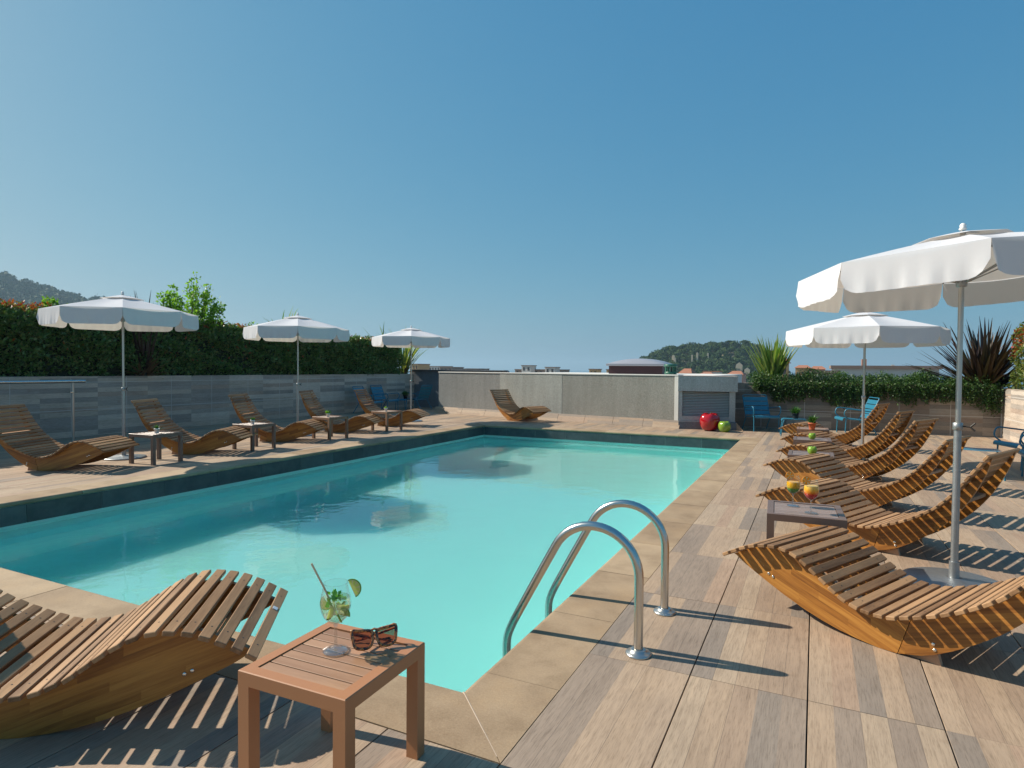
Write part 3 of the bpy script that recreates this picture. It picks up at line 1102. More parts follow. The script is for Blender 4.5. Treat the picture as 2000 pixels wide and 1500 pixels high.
# creeper trailing over the right planter wall
cr = thing('creeper', 'bushy green creeper trailing over the tiled wall on the right', 'creeper', (1.0, 17.8, 1.15))
cs, mb = [], MB()
for k in range(820):
    xx = rng.uniform(-1.55, 3.75)
    bump_ = .10 * float(vnoise(xx, 41, 2.2)) + .06 * float(vnoise(xx, 42, 6.0))
    h_ = max(.05, .22 + bump_ + rng.uniform(-.06, .1))
    for q in range(26):
        cs.append((xx + rng.normal(0, .06), 17.78 + rng.uniform(-.16, .55), 1.12 + h_ * rng.uniform(-.35, 1)))
for k in range(640):                      # hanging strands
    xx = rng.uniform(-1.45, 3.8)
    L = max(.10, .31 + .17 * float(vnoise(xx, 43, 1.9)) + rng.uniform(-.14, .16)) * (1 if xx > -1 else .6) + max(0, (xx - 1.2)) * .05
    p = Vector((xx, 17.66 + rng.uniform(-.1, .05), 1.2))
    sx = rng.normal(0, .08)
    pts = [p]
    for q in range(5):
        p = p + Vector((sx * L / 5, -.012 if q < 2 else .002, -L / 5))
        pts.append(p.copy())
    mb.tube([v - Vector((1.0, 17.8, 1.15)) for v in pts], .003, 3, 0, False)
    for q in range(int(22 + L * 40)):
        f_ = rng.uniform(0, 1)
        i = min(4, int(f_ * 5))
        c_ = pts[i].lerp(pts[i + 1], f_ * 5 - i)
        wv = .035 * (1.15 - f_)
        cs.append((c_.x + rng.normal(0, wv), c_.y + rng.normal(0, wv), c_.z + rng.normal(0, .02)))
mb.build('stems', M['bark'], cr)
leaves('foliage', M['creeper'], np.array(cs) - np.array([1.0, 17.8, 1.15]), .062, cr, .34, .1, 44)
shoot_bush('creeper_sprout', 'dark leafy sprout standing above the creeper near the bronze flax', (2.45, 18.0, 1.2), 7, M['creeper'], 45, .06, .2, .2, .42, 40)

hr = thing('hedge', 'short sunlit hedge with red and yellow leaves at the right edge', 'hedge', (4.5, 15, 1.1))
N = 15000
y = rng.uniform(9.4, 17.9, N)
z = 1.06 + 1.42 * rng.uniform(0, 1, N)
x = 4.0 - .08 * vnoise(y, 51, 2.3) + .06 * vnoise(z * 3 + y, 52, 2) + np.abs(rng.normal(0, .12, N))
yt = rng.uniform(9.4, 17.9, 6000)
cen = np.stack([np.r_[x, rng.uniform(4.1, 4.9, 6000)], np.r_[y, yt], np.r_[z, 2.45 + rng.normal(0, .07, 6000)]], 1)
dist = rng.uniform(0, 1, len(cen))
red = (vnoise(cen[:, 1] * 2.2 + cen[:, 2] * 1.3, 53, 1.3) + (cen[:, 2] - 2.1) * .9 > .42) & (dist < .75)
M['hedge_yellow'] = leaf('yellow_green_leaf', [(.05, .10, .02), (.10, .16, .03), (.18, .22, .05), (.26, .24, .08)], .45, .25)  # yellow-green leaf tones of the right hedge
leaves('foliage', M['hedge_yellow'], cen[~red] - np.array([4.5, 15, 1.1]), .075, hr, .5, .2, 54)
leaves('red_shoots', M['hedge_red'], cen[red] - np.array([4.5, 15, 1.1]), .08, hr, .45, .4, 55)
mb = MB(); slab(mb, -.2, .4, -5.6, 2.8, -.1, 1.28); mb.build('filler_core', M['core'], hr)  # dark filler block added behind the leaves, no real branches

# ------------------------------------------------------------------ hand rail by the left wall
t = thing('hand_rail', 'brushed steel hand rail on a post in front of the left wall', 'railing', (-12.75, 7.05, 0))
MB().tube(fillet([(0, 0, 0), (0, 0, 1.1), (0, 0, 1.16)], .02), .024, 12).build('post', M['chrome'], t)
MB().tube([(0, .22, 1.185), (0, -3.2, 1.185)], .03, 12).build('top_rail', M['steel'], t)
MB().box((.03, -.05, .98), (.05, .05, .03), None, .004).build('bracket', M['steel'], t)
MB().tube([(0, -2.3, 0), (0, -2.3, 1.16)], .024, 12).build('post', M['chrome'], t)

# ------------------------------------------------------------------ pool ladder
lad = thing('pool_ladder', 'curved stainless steel ladder rails at the near right pool edge', 'pool ladder', (-.814, 3.221, 0))
arc = [(-.25 + .25 * math.cos(R(a)), .40 + .25 * math.sin(R(a))) for a in range(0, 153, 8)]
prof = [(0, 0), (0, .2)] + arc + [(-.735, .03)]
tailp = fillet([(-.62, 0, .245), (-.735, 0, .03), (-.772, 0, -.06), (-.772, 0, -1.1)], .09, 6)
for dy in (0, .633):
    pts = [(px, dy, pz) for px, pz in prof[:-1]] + [(q.x, dy, q.z) for q in tailp]
    MB().tube(pts, .0245, 16).build('rail', M['steel'], lad)
    mb = MB()
    mb.lathe([(.068, 0), (.069, .006), (.062, .013), (.046, .017), (.042, .025), (.038, .029), (.024, .03)], 28, (0, dy, .0005))
    mb.build('flange', M['chrome'], lad)
for z in (-.5, -.76, -1.02):
    MB().box((-.772, .3165, z), (.08, .6, .03), None, .006).build('tread', M['steel'], lad)

# ------------------------------------------------------------------ wavy slatted loungers
TOP = [(-1.03, .315), (-.93, .37), (-.85, .405), (-.78, .427), (-.70, .437), (-.64, .435), (-.58, .42), (-.52, .39), (-.46, .352), (-.40, .31), (-.34, .268),
       (-.28, .238), (-.22, .217), (-.16, .208), (-.10, .207), (-.04, .213), (.02, .232), (.08, .252), (.14, .277), (.2, .303), (.26, .335), (.32, .37),
       (.38, .41), (.44, .457), (.50, .515), (.56, .585), (.62, .665), (.68, .755), (.74, .845), (.77, .888)]
BOT = [(-1.01, .302), (-.95, .262), (-.85, .213), (-.77, .175), (-.67, .13), (-.55, .084), (-.44, .05), (-.34, .026), (-.23, .009), (-.13, .0), (-.04, .003),
       (.07, .03), (.14, .06), (.23, .115), (.32, .18), (.42, .262), (.5, .345), (.56, .42), (.63, .525), (.69, .64), (.735, .745), (.765, .85)]
TA, BA = np.array(TOP), np.array(BOT)
TA[:, 1] -= .018
arcs = np.r_[0, np.cumsum(np.hypot(*np.diff(TA, axis=0).T))]
LW = .79


def panel_mesh(u0, u1):
    """part of the side board between two lines u = u0.z, sampled densely"""
    def cut(lo, hi, A, n_):
        us = np.linspace(lo, hi, n_)
        return [(q, float(np.interp(q, A[:, 0], A[:, 1]))) for q in us]
    tp = cut(u0[0], u1[0], TA, 30)
    bt = cut(u0[1], u1[1], BA, 30)
    mb = MB()
    T = .014
    vs = []
    for sy in (-T, T):
        vs += [(a, sy, b) for a, b in tp] + [(a, sy, b) for a, b in bt]
    n_ = 30
    fs = []
    for i in range(n_ - 1):
        fs.append((i, n_ + i, n_ + i + 1, i + 1))
        o = 2 * n_
        fs.append((o + i, o + i + 1, o + n_ + i + 1, o + n_ + i))
        fs.append((i, i + 1, o + i + 1, o + i))
        fs.append((n_ + i, o + n_ + i, o + n_ + i + 1, n_ + i + 1))
    o = 2 * n_
    fs.append((0, o, o + n_, n_))
    fs.append((n_ - 1, 2 * n_ - 1, o + 2 * n_ - 1, o + n_ - 1))
    mb.add(vs, fs)
    return mb.mesh('side_board', M['panel'])


foot_me = panel_mesh((-1.02, -1.005), (.028, -.037))
head_me = panel_mesh((.032, -.033), (.768, .764))
mb = MB().box((0, 0, 0), (.047, LW, .021), None, .003)
for sy in (-1, 1):
    for dx in (0,):
        mb.lathe([(.0042, .0106), (.0042, .0112), (0, .0113)], 6, (dx, sy * (LW / 2 - .106), 0), 1, False)
slat_me = mb.mesh('slat', [M['slat'], M['screw']])
mb = MB()
mb.add([(-.03, -.014, 0), (.155, -.014, -.004), (.14, -.014, .052), (-.03, .014, 0), (.155, .014, -.004), (.14, .014, .052), (.05, -.014, .016), (.05, .014, .016)],
       [(0, 1, 2, 6), (3, 7, 5, 4), (0, 3, 4, 1), (1, 4, 5, 2), (2, 5, 7, 6), (6, 7, 3, 0)])
wedge_me = mb.mesh('stop_wedge', M['wedge'])
bolt_me = MB().lathe([(.009, 0), (.009, .003), (.006, .005), (0, .0055)], 10).mesh('bolt', M['bolt'])
bar_me = MB().box((0, 0, 0), (.07, LW - .25, .028), None, .003).mesh('cross_bar', M['wedge'])


def make_lounger():
    t = thing('sun_lounger', '', 'sun lounger', (0, 0, 0), 0, 'wavy wooden sun loungers around the pool')
    off = LW / 2 - .106
    for sy in (-1, 1):
        link('side_board', foot_me, t, (0, sy * off, 0))
        link('side_board', head_me, t, (0, sy * off, 0))
        link('stop_wedge', wedge_me, t, (0, sy * (off - .034), 0))
        for (u, zz) in ((-.775, .235), (-.745, .222), (.13, .112), (.137, .084)):
            link('bolt', bolt_me, t, (u, sy * (off + .0142), zz), (R(-90) * sy, 0, 0))
    for (u, zz) in ((-.76, .25), (-.1, .06), (.135, .13), (.55, .50)):
        link('cross_bar', bar_me, t, (u, 0, zz))
    n_ = 33
    for k in range(n_):
        s_ = .014 + (arcs[-1] - .024) * k / (n_ - 1)
        u, zz = np.interp(s_, arcs, TA[:, 0]), np.interp(s_, arcs, TA[:, 1])
        u2, z2 = np.interp(s_ + .02, arcs, TA[:, 0]), np.interp(s_ + .02, arcs, TA[:, 1])
        u1, z1 = np.interp(s_ - .02, arcs, TA[:, 0]), np.interp(s_ - .02, arcs, TA[:, 1])
        an = math.atan2(z2 - z1, u2 - u1)
        link('slat', slat_me, t, (u - .0135 * math.sin(an), 0, zz + .0135 * math.cos(an)),
             (random.uniform(-.003, .003), -an + random.uniform(-.02, .02), random.uniform(-.004, .004)))
    return t


spots = [  # corner x, y, heading (deg), rocking (deg), label
    (-2.901, 1.207, 216.8, 1.2, 'wooden lounger cut off by the frame beside the tan table with the minty drink'),
    (.406, 3.746, 332.6, .3, 'wooden lounger nearest on the right deck in front of the galvanised parasol pole'),
    (.445, 5.874, 333.9, .3, 'wooden lounger behind the table with the two layered cocktails'),
    (.392, 7.531, 335.7, -3.6, 'wooden lounger third along the right row between the cocktail table and an apple table'),
    (.43, 9.467, 333.8, -.1, 'wooden lounger in the right row just in front of the nearer apple table'),
    (.431, 11.308, 337.6, .1, 'wooden lounger on the right between the two tables that hold single green apples'),
    (.323, 13.559, 340.7, .2, 'wooden lounger last in the right row beside the terracotta pot table'),
    (-9.818, 4.868, 203.5, .3, 'wooden lounger at the left edge with its head beside the steel hand rail'),
    (-9.586, 6.919, 208.0, 1.4, 'wooden lounger second in the left row behind the darkest grey side table'),
    (-9.761, 8.915, 203.5, 2.9, 'wooden lounger in the middle of the left row just before the second parasol pole'),
    (-9.915, 10.906, 202.1, 4.1, 'wooden lounger fourth in the left row with its back by the second parasol pole'),
    (-9.884, 12.765, 197.4, 2.1, 'wooden lounger last in the left row in front of the dark blue chairs'),
]
proto = make_lounger()
for i, (x, y, h, tl, lab) in enumerate(spots):
    o = proto if i == 0 else copy_tree(proto)
    th = R(h)
    v = Vector((-math.sin(th), math.cos(th), 0))
    if v.y < 0: v = -v
    o.location = Vector((x, y, .002)) + v * (LW / 2)
    o.rotation_euler = (0, -R(tl), th)
    o['label'] = lab
o = copy_tree(proto)
o.location = (-7.78, 16.32, .002)
o.rotation_euler = (0, 0, R(161))
o.scale = (.97, .97, .97)
o['label'] = 'single wooden lounger standing against the grey parapet wall at the far pool end'
# small sticker on the foot slat of the nearest left lounger
fs_ = [c for c in proto.children if c.name.startswith('slat')][0]
MB().box((0, -.12, .0125), (.024, .032, .003), None, .0008).build('sticker', M['sticker'], fs_)


# ------------------------------------------------------------------ side tables
def make_table(mf, ms, size=.5, h=.46):
    t = thing('side_table', '', 'side table', (0, 0, 0), 0, 'small slatted side tables between the loungers')
    a, lw = size / 2, .05
    for sx in (-1, 1):
        for sy in (-1, 1):
            mb = MB()
            mb.box((sx * (a - lw / 2), sy * (a - lw / 2), (h - .05) / 2), (lw, lw, h - .05))
            mb.build('leg', mf, t)
    mb = MB()
    pf = [(0, h - .05), (0, h - .003), (.003, h), (.045, h), (.045, h - .05)]      # rails mitred at the corners
    for q in range(4):
        rm = Matrix.Rotation(q * math.pi / 2, 3, 'Z')
        vs = [rm @ Vector((sg_ * (a - d_), a - d_, z_)) for sg_ in (-1, 1) for d_, z_ in pf]
        mb.add(vs, [(i_, i_ + 1, i_ + 6, i_ + 5) for i_ in range(4)] + [(4, 0, 5, 9)])
    mb.build('frame', mf, t)
    n_, inner = 7, size - .094
    p_ = inner / n_
    me = MB().box((0, 0, 0), (inner, p_ - .006, .014), None, .0015).mesh('slat', ms)
    for k in range(n_):
        link('slat', me, t, (0, -inner / 2 + p_ * (k + .5), h - .011))
    mb = MB()
    for sx in (-.12, .12): mb.box((sx, 0, h - .03), (.03, size - .1, .016))
    mb.build('stretcher', mf, t)
    return t


T0 = make_table(M['table_tan'], M['table_tan_slat'], .47, .437)
T0.location = (-1.572, 1.768, 0); T0.rotation_euler = (0, 0, R(1.5))
T0['label'] = 'copper tan side table in front holding the minty drink and sunglasses'
TG = make_table(M['table_grey'], M['table_grey_slat'], .52, .46)
TG.location = (-.055, 5.16, 0); TG.rotation_euler = (0, 0, R(3))
TG['label'] = 'mauve brown side table carrying the two layered cocktails'
TM = make_table(M['table_mid'], M['table_mid_slat'], .52, .46)
tabs = [(TG, -.035, 8.69, 0, 'side table with a green apple next to the fourth right lounger, nearer apple table'),
        (TG, -.03, 10.6, 1, 'side table with a green apple farther back near the far right loungers'),
        (TM, -.03, 12.5, 1, 'brown side table carrying the grassy plant in a terracotta pot'),
        (TG, -9.17, 6.27, 4, 'dark grey brown side table first on the left with a small white pot'),
        (TG, -9.17, 8.15, -2, 'side table second along the left row with a small white pot'),
        (TM, -9.17, 10.13, -6, 'brown side table third along the left row with a leafy white pot')]
for src, x, y, rz, lab in tabs:
    o = copy_tree(src)
    o.location = (x, y, 0); o.rotation_euler = (0, 0, R(rz)); o['label'] = lab
TM.location = (-9.2, 12.1, 0); TM.rotation_euler = (0, 0, R(-8))
TM['label'] = 'brown side table last on the left near the dark blue chairs'

# ------------------------------------------------------------------ parasols
def make_umbrella(x, y, apex, Rr, rot, rise, label, hv=.25, clamp=1.14, tx=0.0, ty=0.0, hand=0.0):
    t = thing('parasol', label, 'parasol', (x, y, 0), 0, 'white scalloped parasols round the pool')
    zr = apex - rise
    MB().lathe([(.315, 0), (.32, .006), (.318, .018), (.29, .024), (.06, .04), (.05, .045)], 36, (0, 0, .001)).build('base_plate', M['galv'], t)
    MB().tube([(0, 0, .045), (0, 0, .16)], .032, 14).build('base_socket', M['galv'], t)
    MB().tube([(0, 0, .16), (0, 0, clamp)], .0235, 14).build('lower_pole', M['galv'], t)
    mb = MB().lathe([(.026, 0), (.031, .004), (.031, .05), (.026, .054)], 14, (0, 0, clamp - .05))
    mb.build('clamp_collar', M['galv'], t)
    ca, sa = math.cos(hand), math.sin(hand)
    mb = MB()
    mb.tube([(.028 * ca, .028 * sa, clamp - .02), (.075 * ca, .075 * sa, clamp - .022)], .006, 8)
    mb.tube([(.072 * ca, .072 * sa, clamp - .024), (.10 * ca, .10 * sa, clamp + .006)], .006, 8)
    mb.tube([(.072 * ca, .072 * sa, clamp - .024), (.10 * ca, .10 * sa, clamp - .05)], .006, 8)
    mb.build('clamp_knob', M['screw'], t)
    MB().tube([(0, 0, clamp), (0, 0, apex - .02)], .0175, 12).build('upper_pole', M['chrome'], t)
    r0 = .17 * Rr

    def P(r, a):
        f_ = r / Rr
        return Vector((r * math.cos(a), r * math.sin(a), apex - .055 - (rise - .055) * f_ ** 1.12 + tx * r * math.cos(a) + ty * r * math.sin(a)))

    for k in range(8):                     # canvas panels
        a0, a1 = rot + k * math.pi / 4, rot + (k + 1) * math.pi / 4
        rows = []
        for i in range(9):
            r_ = r0 + (Rr - r0) * i / 8
            A, B = P(r_, a0), P(r_, a1)
            row = []
            for j in range(9):
                s_ = j / 8
                q = A.lerp(B, s_)
                q.z -= .030 * math.sin(math.pi * s_) * math.sin(math.pi * min(1, i / 8) * .62)
                row.append(q)
            rows.append(row)
        MB().sheet(rows[::-1]).build('canopy_panel', M['canvas'], t)
        # hanging valance with rounded lower corners
        A, B = P(Rr, a0), P(Rr, a1)
        out = Vector((math.cos((a0 + a1) / 2), math.sin((a0 + a1) / 2), 0))
        ph = random.uniform(0, 6)
        rows = []
        for i in range(7):
            f_ = i / 6
            row = []
            for j in range(25):
                s_ = j / 24
                e = min(s_, 1 - s_) / .16
                dep = hv * (.52 + .48 * math.sqrt(max(0, 1 - (1 - min(1, e)) ** 2)))
                q = A.lerp(B, s_)
                wv = f_ ** 2 * (.007 * math.sin(s_ * 13 + ph) + .007 * math.sin(s_ * 41 + ph * 2) + .004 * math.sin(s_ * 67 + ph)) + .010 * f_
                q = q + out * (wv + .002) + Vector((0, 0, -dep * f_))
                row.append(q)
            rows.append(row)
        MB().sheet(rows).build('valance', M['canvas'], t)
        d0 = P(.05, a0)
        MB().tube([P(.04, a0) - Vector((0, 0, .015)), P(Rr * .97, a0) - Vector((0, 0, .012))], .007, 6).build('rib', M['galv'], t)
        MB().tube([(.03 * math.cos(a0), .03 * math.sin(a0), zr - .12), P(Rr * .52, a0) - Vector((0, 0, .015))], .005, 6).build('strut', M['galv'], t)
    MB().lathe([(.03, 0), (.034, .01), (.034, .05), (.03, .06)], 12, (0, 0, zr - .15)).build('hub', M['galv'], t)
    rows = []                              # vent cap
    for i in range(5):
        r_ = .02 + Rr * .27 * i / 4
        rows.append([Vector((r_ * math.cos(rot + k * math.pi / 4), r_ * math.sin(rot + k * math.pi / 4),
                             apex - .028 - (rise - .03) * (r_ / Rr) ** 1.15 + tx * r_ * math.cos(rot + k * math.pi / 4))) for k in range(9)])
    MB().sheet(rows, 0, False).build('vent_cap', M['canvas'], t)
    MB().lathe([(.018, -.02), (.026, -.012), (.018, .0), (.021, .012), (.013, .026), (0, .03)], 12, (0, 0, apex)).build('finial', M['white_pot'], t)
    return t


VC = math.atan2(-6.32, 10.05)              # towards the camera from the left parasols
make_umbrella(-10.055, 6.322, 2.66, 1.09, VC, .31, 'white parasol nearest on the left, over the first grey table')
make_umbrella(-10.108, 10.156, 2.64, 1.08, math.atan2(-10.1, 10.1), .32, 'white parasol in the middle of the left row')
make_umbrella(-10.167, 14.463, 2.64, 1.075, math.atan2(-14.4, 10.1), .31, 'white parasol farthest on the left near the dark blue chairs')
make_umbrella(.907, 5.318, 2.51, 1.04, R(42.5), .265, 'large white parasol cut by the right frame edge', .215, 1.14, .05, .0, R(-20))
make_umbrella(.707, 11.61, 2.49, 1.17, math.atan2(-11.6, -.7) + R(9), .33, 'white parasol farther back among the right loungers', .25, 1.1, 0, 0, R(20))

# ------------------------------------------------------------------ blue metal armchairs and low tables
def make_chair():
    t = thing('garden_armchair', '', 'armchair', (0, 0, 0), 0, 'blue metal garden armchairs')
    Wc = .31
    for sy in (-1, 1):
        y = sy * Wc
        MB().tube(fillet([(.30, y, 0), (.285, y, .36), (.28, y, .385)], .02), .013, 8).build('leg', M['blue'], t)
        MB().tube(fillet([(-.40, y, 0), (-.20, y, .30), (-.19, y, .335)], .03), .013, 8).build('leg', M['blue'], t)
        MB().tube(fillet([(.25, y, .385), (.345, y + sy * .02, .47), (.30, y + sy * .03, .615), (-.05, y + sy * .03, .575), (-.325, y, .54)], .07), .013, 8).build('armrest', M['blue'], t)
    mb = MB()
    mb.tube(fillet([(.30, -Wc, .375), (-.20, -Wc, .33), (-.425, -Wc, .87), (-.425, Wc, .87), (-.20, Wc, .33), (.30, Wc, .375)], .05), .012, 8)
    mb.build('frame', M['blue'], t)
    for k in range(6):
        f_ = (k + .5) / 6
        x = .33 - .52 * f_
        mb = MB()
        if k == 0:
            rows = [[(.355, y, .33), (.36, y, .36), (.345, y, .388), (.31, y, .398), (.25, y, .392)] for y in (-Wc, Wc)]
            mb.sheet(rows)
        else:
            mb.box((x, 0, .392 - .055 * f_), (.078, 2 * Wc, .006), Matrix.Rotation(R(-5), 3, 'Y'), .001)
        mb.build('seat_slat', M['blue'], t)
    for k in range(4):
        f_ = (k + .55) / 4.3
        MB().box((-.215 - .205 * f_, 0, .37 + .485 * f_), (.006, 2 * Wc - .02, .105), Matrix.Rotation(R(-22.5), 3, 'Y'), .001).build('back_slat', M['blue'], t)
    return t


chairs = [(-1.2, 16.72, R(-62), 'blue armchair in the shade next to the louvred vent box'),
          (.86, 17.0, R(-165), 'sunlit blue armchair with glossy pale back under the creeper'),
          (3.05, 12.35, R(197), 'blue armchair against the right side wall, rear one of the pair'),
          (2.98, 10.95, R(176), 'blue armchair at the right frame edge with the footstool before it'),
          (-13.36, 17.5, R(2), 'dark blue armchair in the left corner turned toward the plant stool'),
          (-12.95, 18.85, R(176), 'dark blue armchair in front of the dark recess wall'),
          (-13.12, 16.3, R(8), 'dark blue armchair mostly hidden behind the last left lounger')]
c0 = make_chair()
for i, (x, y, rz, lab) in enumerate(chairs):
    o = c0 if i == 0 else copy_tree(c0)
    o.location = (x, y, .001); o.rotation_euler = (0, 0, rz); o['label'] = lab


def make_stool():
    t = thing('garden_stool', '', 'stool', (0, 0, 0), 0, 'low blue metal stools')
    a, b = .27, .22
    for sx in (-1, 1):
        for sy in (-1, 1):
            MB().tube(fillet([(sx * (a + .02), sy * b, 0), (sx * (a - .02), sy * b, .30), (sx * (a - .05), sy * b, .375)], .05), .012, 8).build('leg', M['blue'], t)
    n_ = 5
    for k in range(n_):
        y = -b + (2 * b) * (k + .5) / n_
        hw = b / n_ - .004
        rows = [[(x, y + q * hw, z) for x, z in ((-a - .01, .345), (-a + .005, .378), (-a + .05, .396), (0, .39), (a - .05, .396), (a - .005, .378), (a + .01, .345))] for q in (1, -1)]
        MB().sheet(rows).build('seat_slat', M['blue'], t)
    return t


stools = [(-.42, 15.75, R(5), 'blue low stool carrying the plant in a black pot'),
          (2.12, 10.95, R(-8), 'blue footstool in front of the armchair at the right edge'),
          (-13.05, 18.22, R(90), 'dark blue low stool with a plant between the shaded chairs')]
s0 = make_stool()
for i, (x, y, rz, lab) in enumerate(stools):
    o = s0 if i == 0 else copy_tree(s0)
    o.location = (x, y, .001); o.rotation_euler = (0, 0, rz); o['label'] = lab

# ------------------------------------------------------------------ pots, apples
def pot_plant(label, loc, mat, r, h, blades, bh, spread, seed, leafmat='herb', group=None, wid=.008):
    t = thing('potted_plant', label, 'potted plant', loc, 0, group)
    MB().lathe([(r * .72, 0), (r * .98, h * .8), (r * 1.06, h * .8), (r * 1.08, h), (r * .95, h), (r * .93, h * .9), (0, h * .88)], 18).build('pot', M[mat], t)
    r_ = np.random.default_rng(seed)
    mb = MB()
    for k in range(blades):
        a, th = r_.uniform(0, 6.28), r_.uniform(0, 1) ** .7 * spread
        p = Vector((r_.normal(0, r * .35), r_.normal(0, r * .35), h * .88))
        dr, sd = Vector((math.cos(a), math.sin(a), 0)), Vector((-math.sin(a), math.cos(a), 0))
        L = bh * r_.uniform(.6, 1.1)
        rows = []
        for q in range(4):
            ww = wid * (1, 1.2, .9, .1)[q]
            rows.append([p - sd * ww, p + sd * ww])
            ang = th + q * .22
            p = p + (dr * math.sin(ang) + Vector((0, 0, math.cos(ang)))) * L / 3
        mb.sheet(rows)
    mb.build('foliage', M[leafmat], t)
    return t


pot_plant('grassy green plant in a terracotta pot on the far brown side table', (-.04, 12.27, .461), 'terracotta', .062, .12, 110, .17, .55, 61)
pot_plant('bushy green plant in a black pot on the blue stool', (-.40, 15.8, .395), 'black_pot', .075, .13, 170, .19, 1.0, 62)
pot_plant('dark leafy plant on the shaded blue stool between the dark blue chairs', (-13.05, 18.22, .395), 'black_pot', .08, .13, 150, .22, 1.0, 63)
grp = 'small white pots with succulents'
pot_plant('small white pot with spiky succulent on the first dark grey left table', (-9.08, 6.22, .461), 'white_pot', .038, .075, 36, .075, .8, 64, 'herb', grp, .006)
pot_plant('small white pot with succulent on the second left table', (-9.1, 8.05, .461), 'white_pot', .038, .075, 36, .07, .7, 65, 'herb', grp, .006)
pot_plant('small white pot with bushy lime succulent on the third left table', (-9.1, 9.98, .461), 'white_pot', .038, .075, 60, .095, 1.2, 66, 'lime', grp, .008)
pot_plant('small white pot with low succulent on the last left table', (-9.12, 11.95, .461), 'white_pot', .04, .08, 34, .055, .9, 67, 'lime', grp, .008)


def apple(name, label, cat, loc, r, mat, seed, group=None):
    t = thing(name, label, cat, loc, seed, group)
    prof = [(0.0, .06), (.12, .035), (.30, .0), (.50, .015), (.72, .16), (.90, .45), (.99, .82), (1.0, 1.05), (.94, 1.35), (.80, 1.60), (.60, 1.72), (.40, 1.71), (.22, 1.60), (.10, 1.46), (0, 1.40)]
    n_ = 28
    vs, fs = [], []
    for i, (pr, pz) in enumerate(prof):
        for k in range(n_):
            a = 2 * math.pi * k / n_
            lob = 1 + .045 * math.cos(5 * a) * (abs(pz - .85) / .85)
            lz = pz + (.06 * math.cos(5 * a) if i > 9 and pr > .2 else 0)
            vs.append((pr * lob * r * math.cos(a), pr * lob * r * math.sin(a), lz * r))
    for i in range(len(prof) - 1):
        for k in range(n_):
            k2 = (k + 1) % n_
            fs.append((i * n_ + k, i * n_ + k2, (i + 1) * n_ + k2, (i + 1) * n_ + k))
    MB().add(vs, fs, 0, True).build('body', M[mat], t)
    MB().tube([(0, 0, 1.42 * r), (.05 * r, .02 * r, 1.62 * r), (.16 * r, .05 * r, 1.86 * r)], [.05 * r, .045 * r, .06 * r], 7).build('stalk', M['stalk'], t)
    return t


apple('apple_sculpture', 'large glossy red apple sculpture on the deck', 'sculpture', (-2.33, 15.98, .001), .245, 'red_apple', 0)
apple('apple_sculpture', 'smaller glossy green apple sculpture beside the red one', 'sculpture', (-1.96, 15.82, .001), .148, 'green_lacquer', 1)
apple('apple', 'green apple on the nearer of the two apple tables', 'apple', (-.02, 8.6, .461), .056, 'green_apple', .5, 'green apples on side tables')
apple('apple', 'green apple on the farther of the two apple tables', 'apple', (-.03, 10.52, .461), .052, 'green_apple', 1.5, 'green apples on side tables')

# ------------------------------------------------------------------ drinks
GLASS = [(.046, 0), (.047, .003), (.03, .006), (.009, .012), (.006, .02), (.006, .085), (.008, .098), (.025, .108), (.042, .125), (.053, .152), (.055, .172), (.052, .2), (.045, .232), (.0425, .25)]


def bowl_r(z):
    return float(np.interp(z, [q[1] for q in GLASS[6:]], [q[0] for q in GLASS[6:]])) - .0022


def goblet(label, loc, sc=1.0):
    t = thing('cocktail_glass', label, 'cocktail', loc)
    t.scale = (sc, sc, sc)
    mb = MB()
    mb.lathe(GLASS[6:], 28)
    keep = [q for q, f in enumerate(mb.f) if len(f) <= 4]
    mb.f = [mb.f[q] for q in keep]; mb.m = [mb.m[q] for q in keep]; mb.s = [mb.s[q] for q in keep]
    mb.tube([(GLASS[-1][0] * math.cos(q * .2244), GLASS[-1][0] * math.sin(q * .2244), .2495) for q in range(29)], .0008, 6)
    mb.build('bowl', M['glass'], t)
    MB().lathe(GLASS[:7] + [(.0005, .100)], 28).build('stem', M['stem_glass'], t)
    return t


def layer(t, name, mat, z0, z1):
    zs = np.linspace(z0, z1, 7)
    prof = [(max(.001, bowl_r(z) - .0006), z) for z in zs]
    MB().lathe(prof, 24).build(name, mat, t)


def grad_drink(name, stops, z0, z1):
    g = NT(name)
    sp = g.n('ShaderNodeSeparateXYZ')
    g.l(g.coord('Object'), sp.inputs[0])
    f = g.math('ADD', g.math('DIVIDE', g.math('SUBTRACT', sp.outputs[2], z0), z1 - z0), g.math('MULTIPLY', g.math('SUBTRACT', g.noise(g.coord('Object'), 60, 2), .5), .12))
    return g.done(g.pr(g.ramp(f, stops), .2))


def slice_obj(t, name, c, r, rotm, peel, flesh, half=False):
    """fruit slice: peel ring plus flesh with segment ridges"""
    mb = MB()
    a0, a1 = (0, math.pi) if half else (0, 2 * math.pi)
    n_ = 20
    for zz, o in ((-.0025, -1), (.0025, 1)):
        ring = [[rotm @ Vector((q * r * math.cos(a0 + (a1 - a0) * k / n_), q * r * math.sin(a0 + (a1 - a0) * k / n_), zz)) + Vector(c) for k in range(n_ + 1)] for q in ((1, .88, .84, .0) if o < 0 else (1, .88, .84, .0))]
        for i in range(3):
            for k in range(n_):
                f = [ring[i][k], ring[i][k + 1], ring[i + 1][k + 1], ring[i + 1][k]]
                mb.add(f, [(0, 1, 2, 3)], (0, 2, 1)[i] if k % 4 or i < 2 else 2)
    rim = [[rotm @ Vector((r * math.cos(a0 + (a1 - a0) * k / n_), r * math.sin(a0 + (a1 - a0) * k / n_), zz)) + Vector(c) for k in range(n_ + 1)] for zz in (-.0025, .0025)]
    mb.sheet(rim, 0)
    return mb.build(name, [peel, flesh, M['pith']], t)


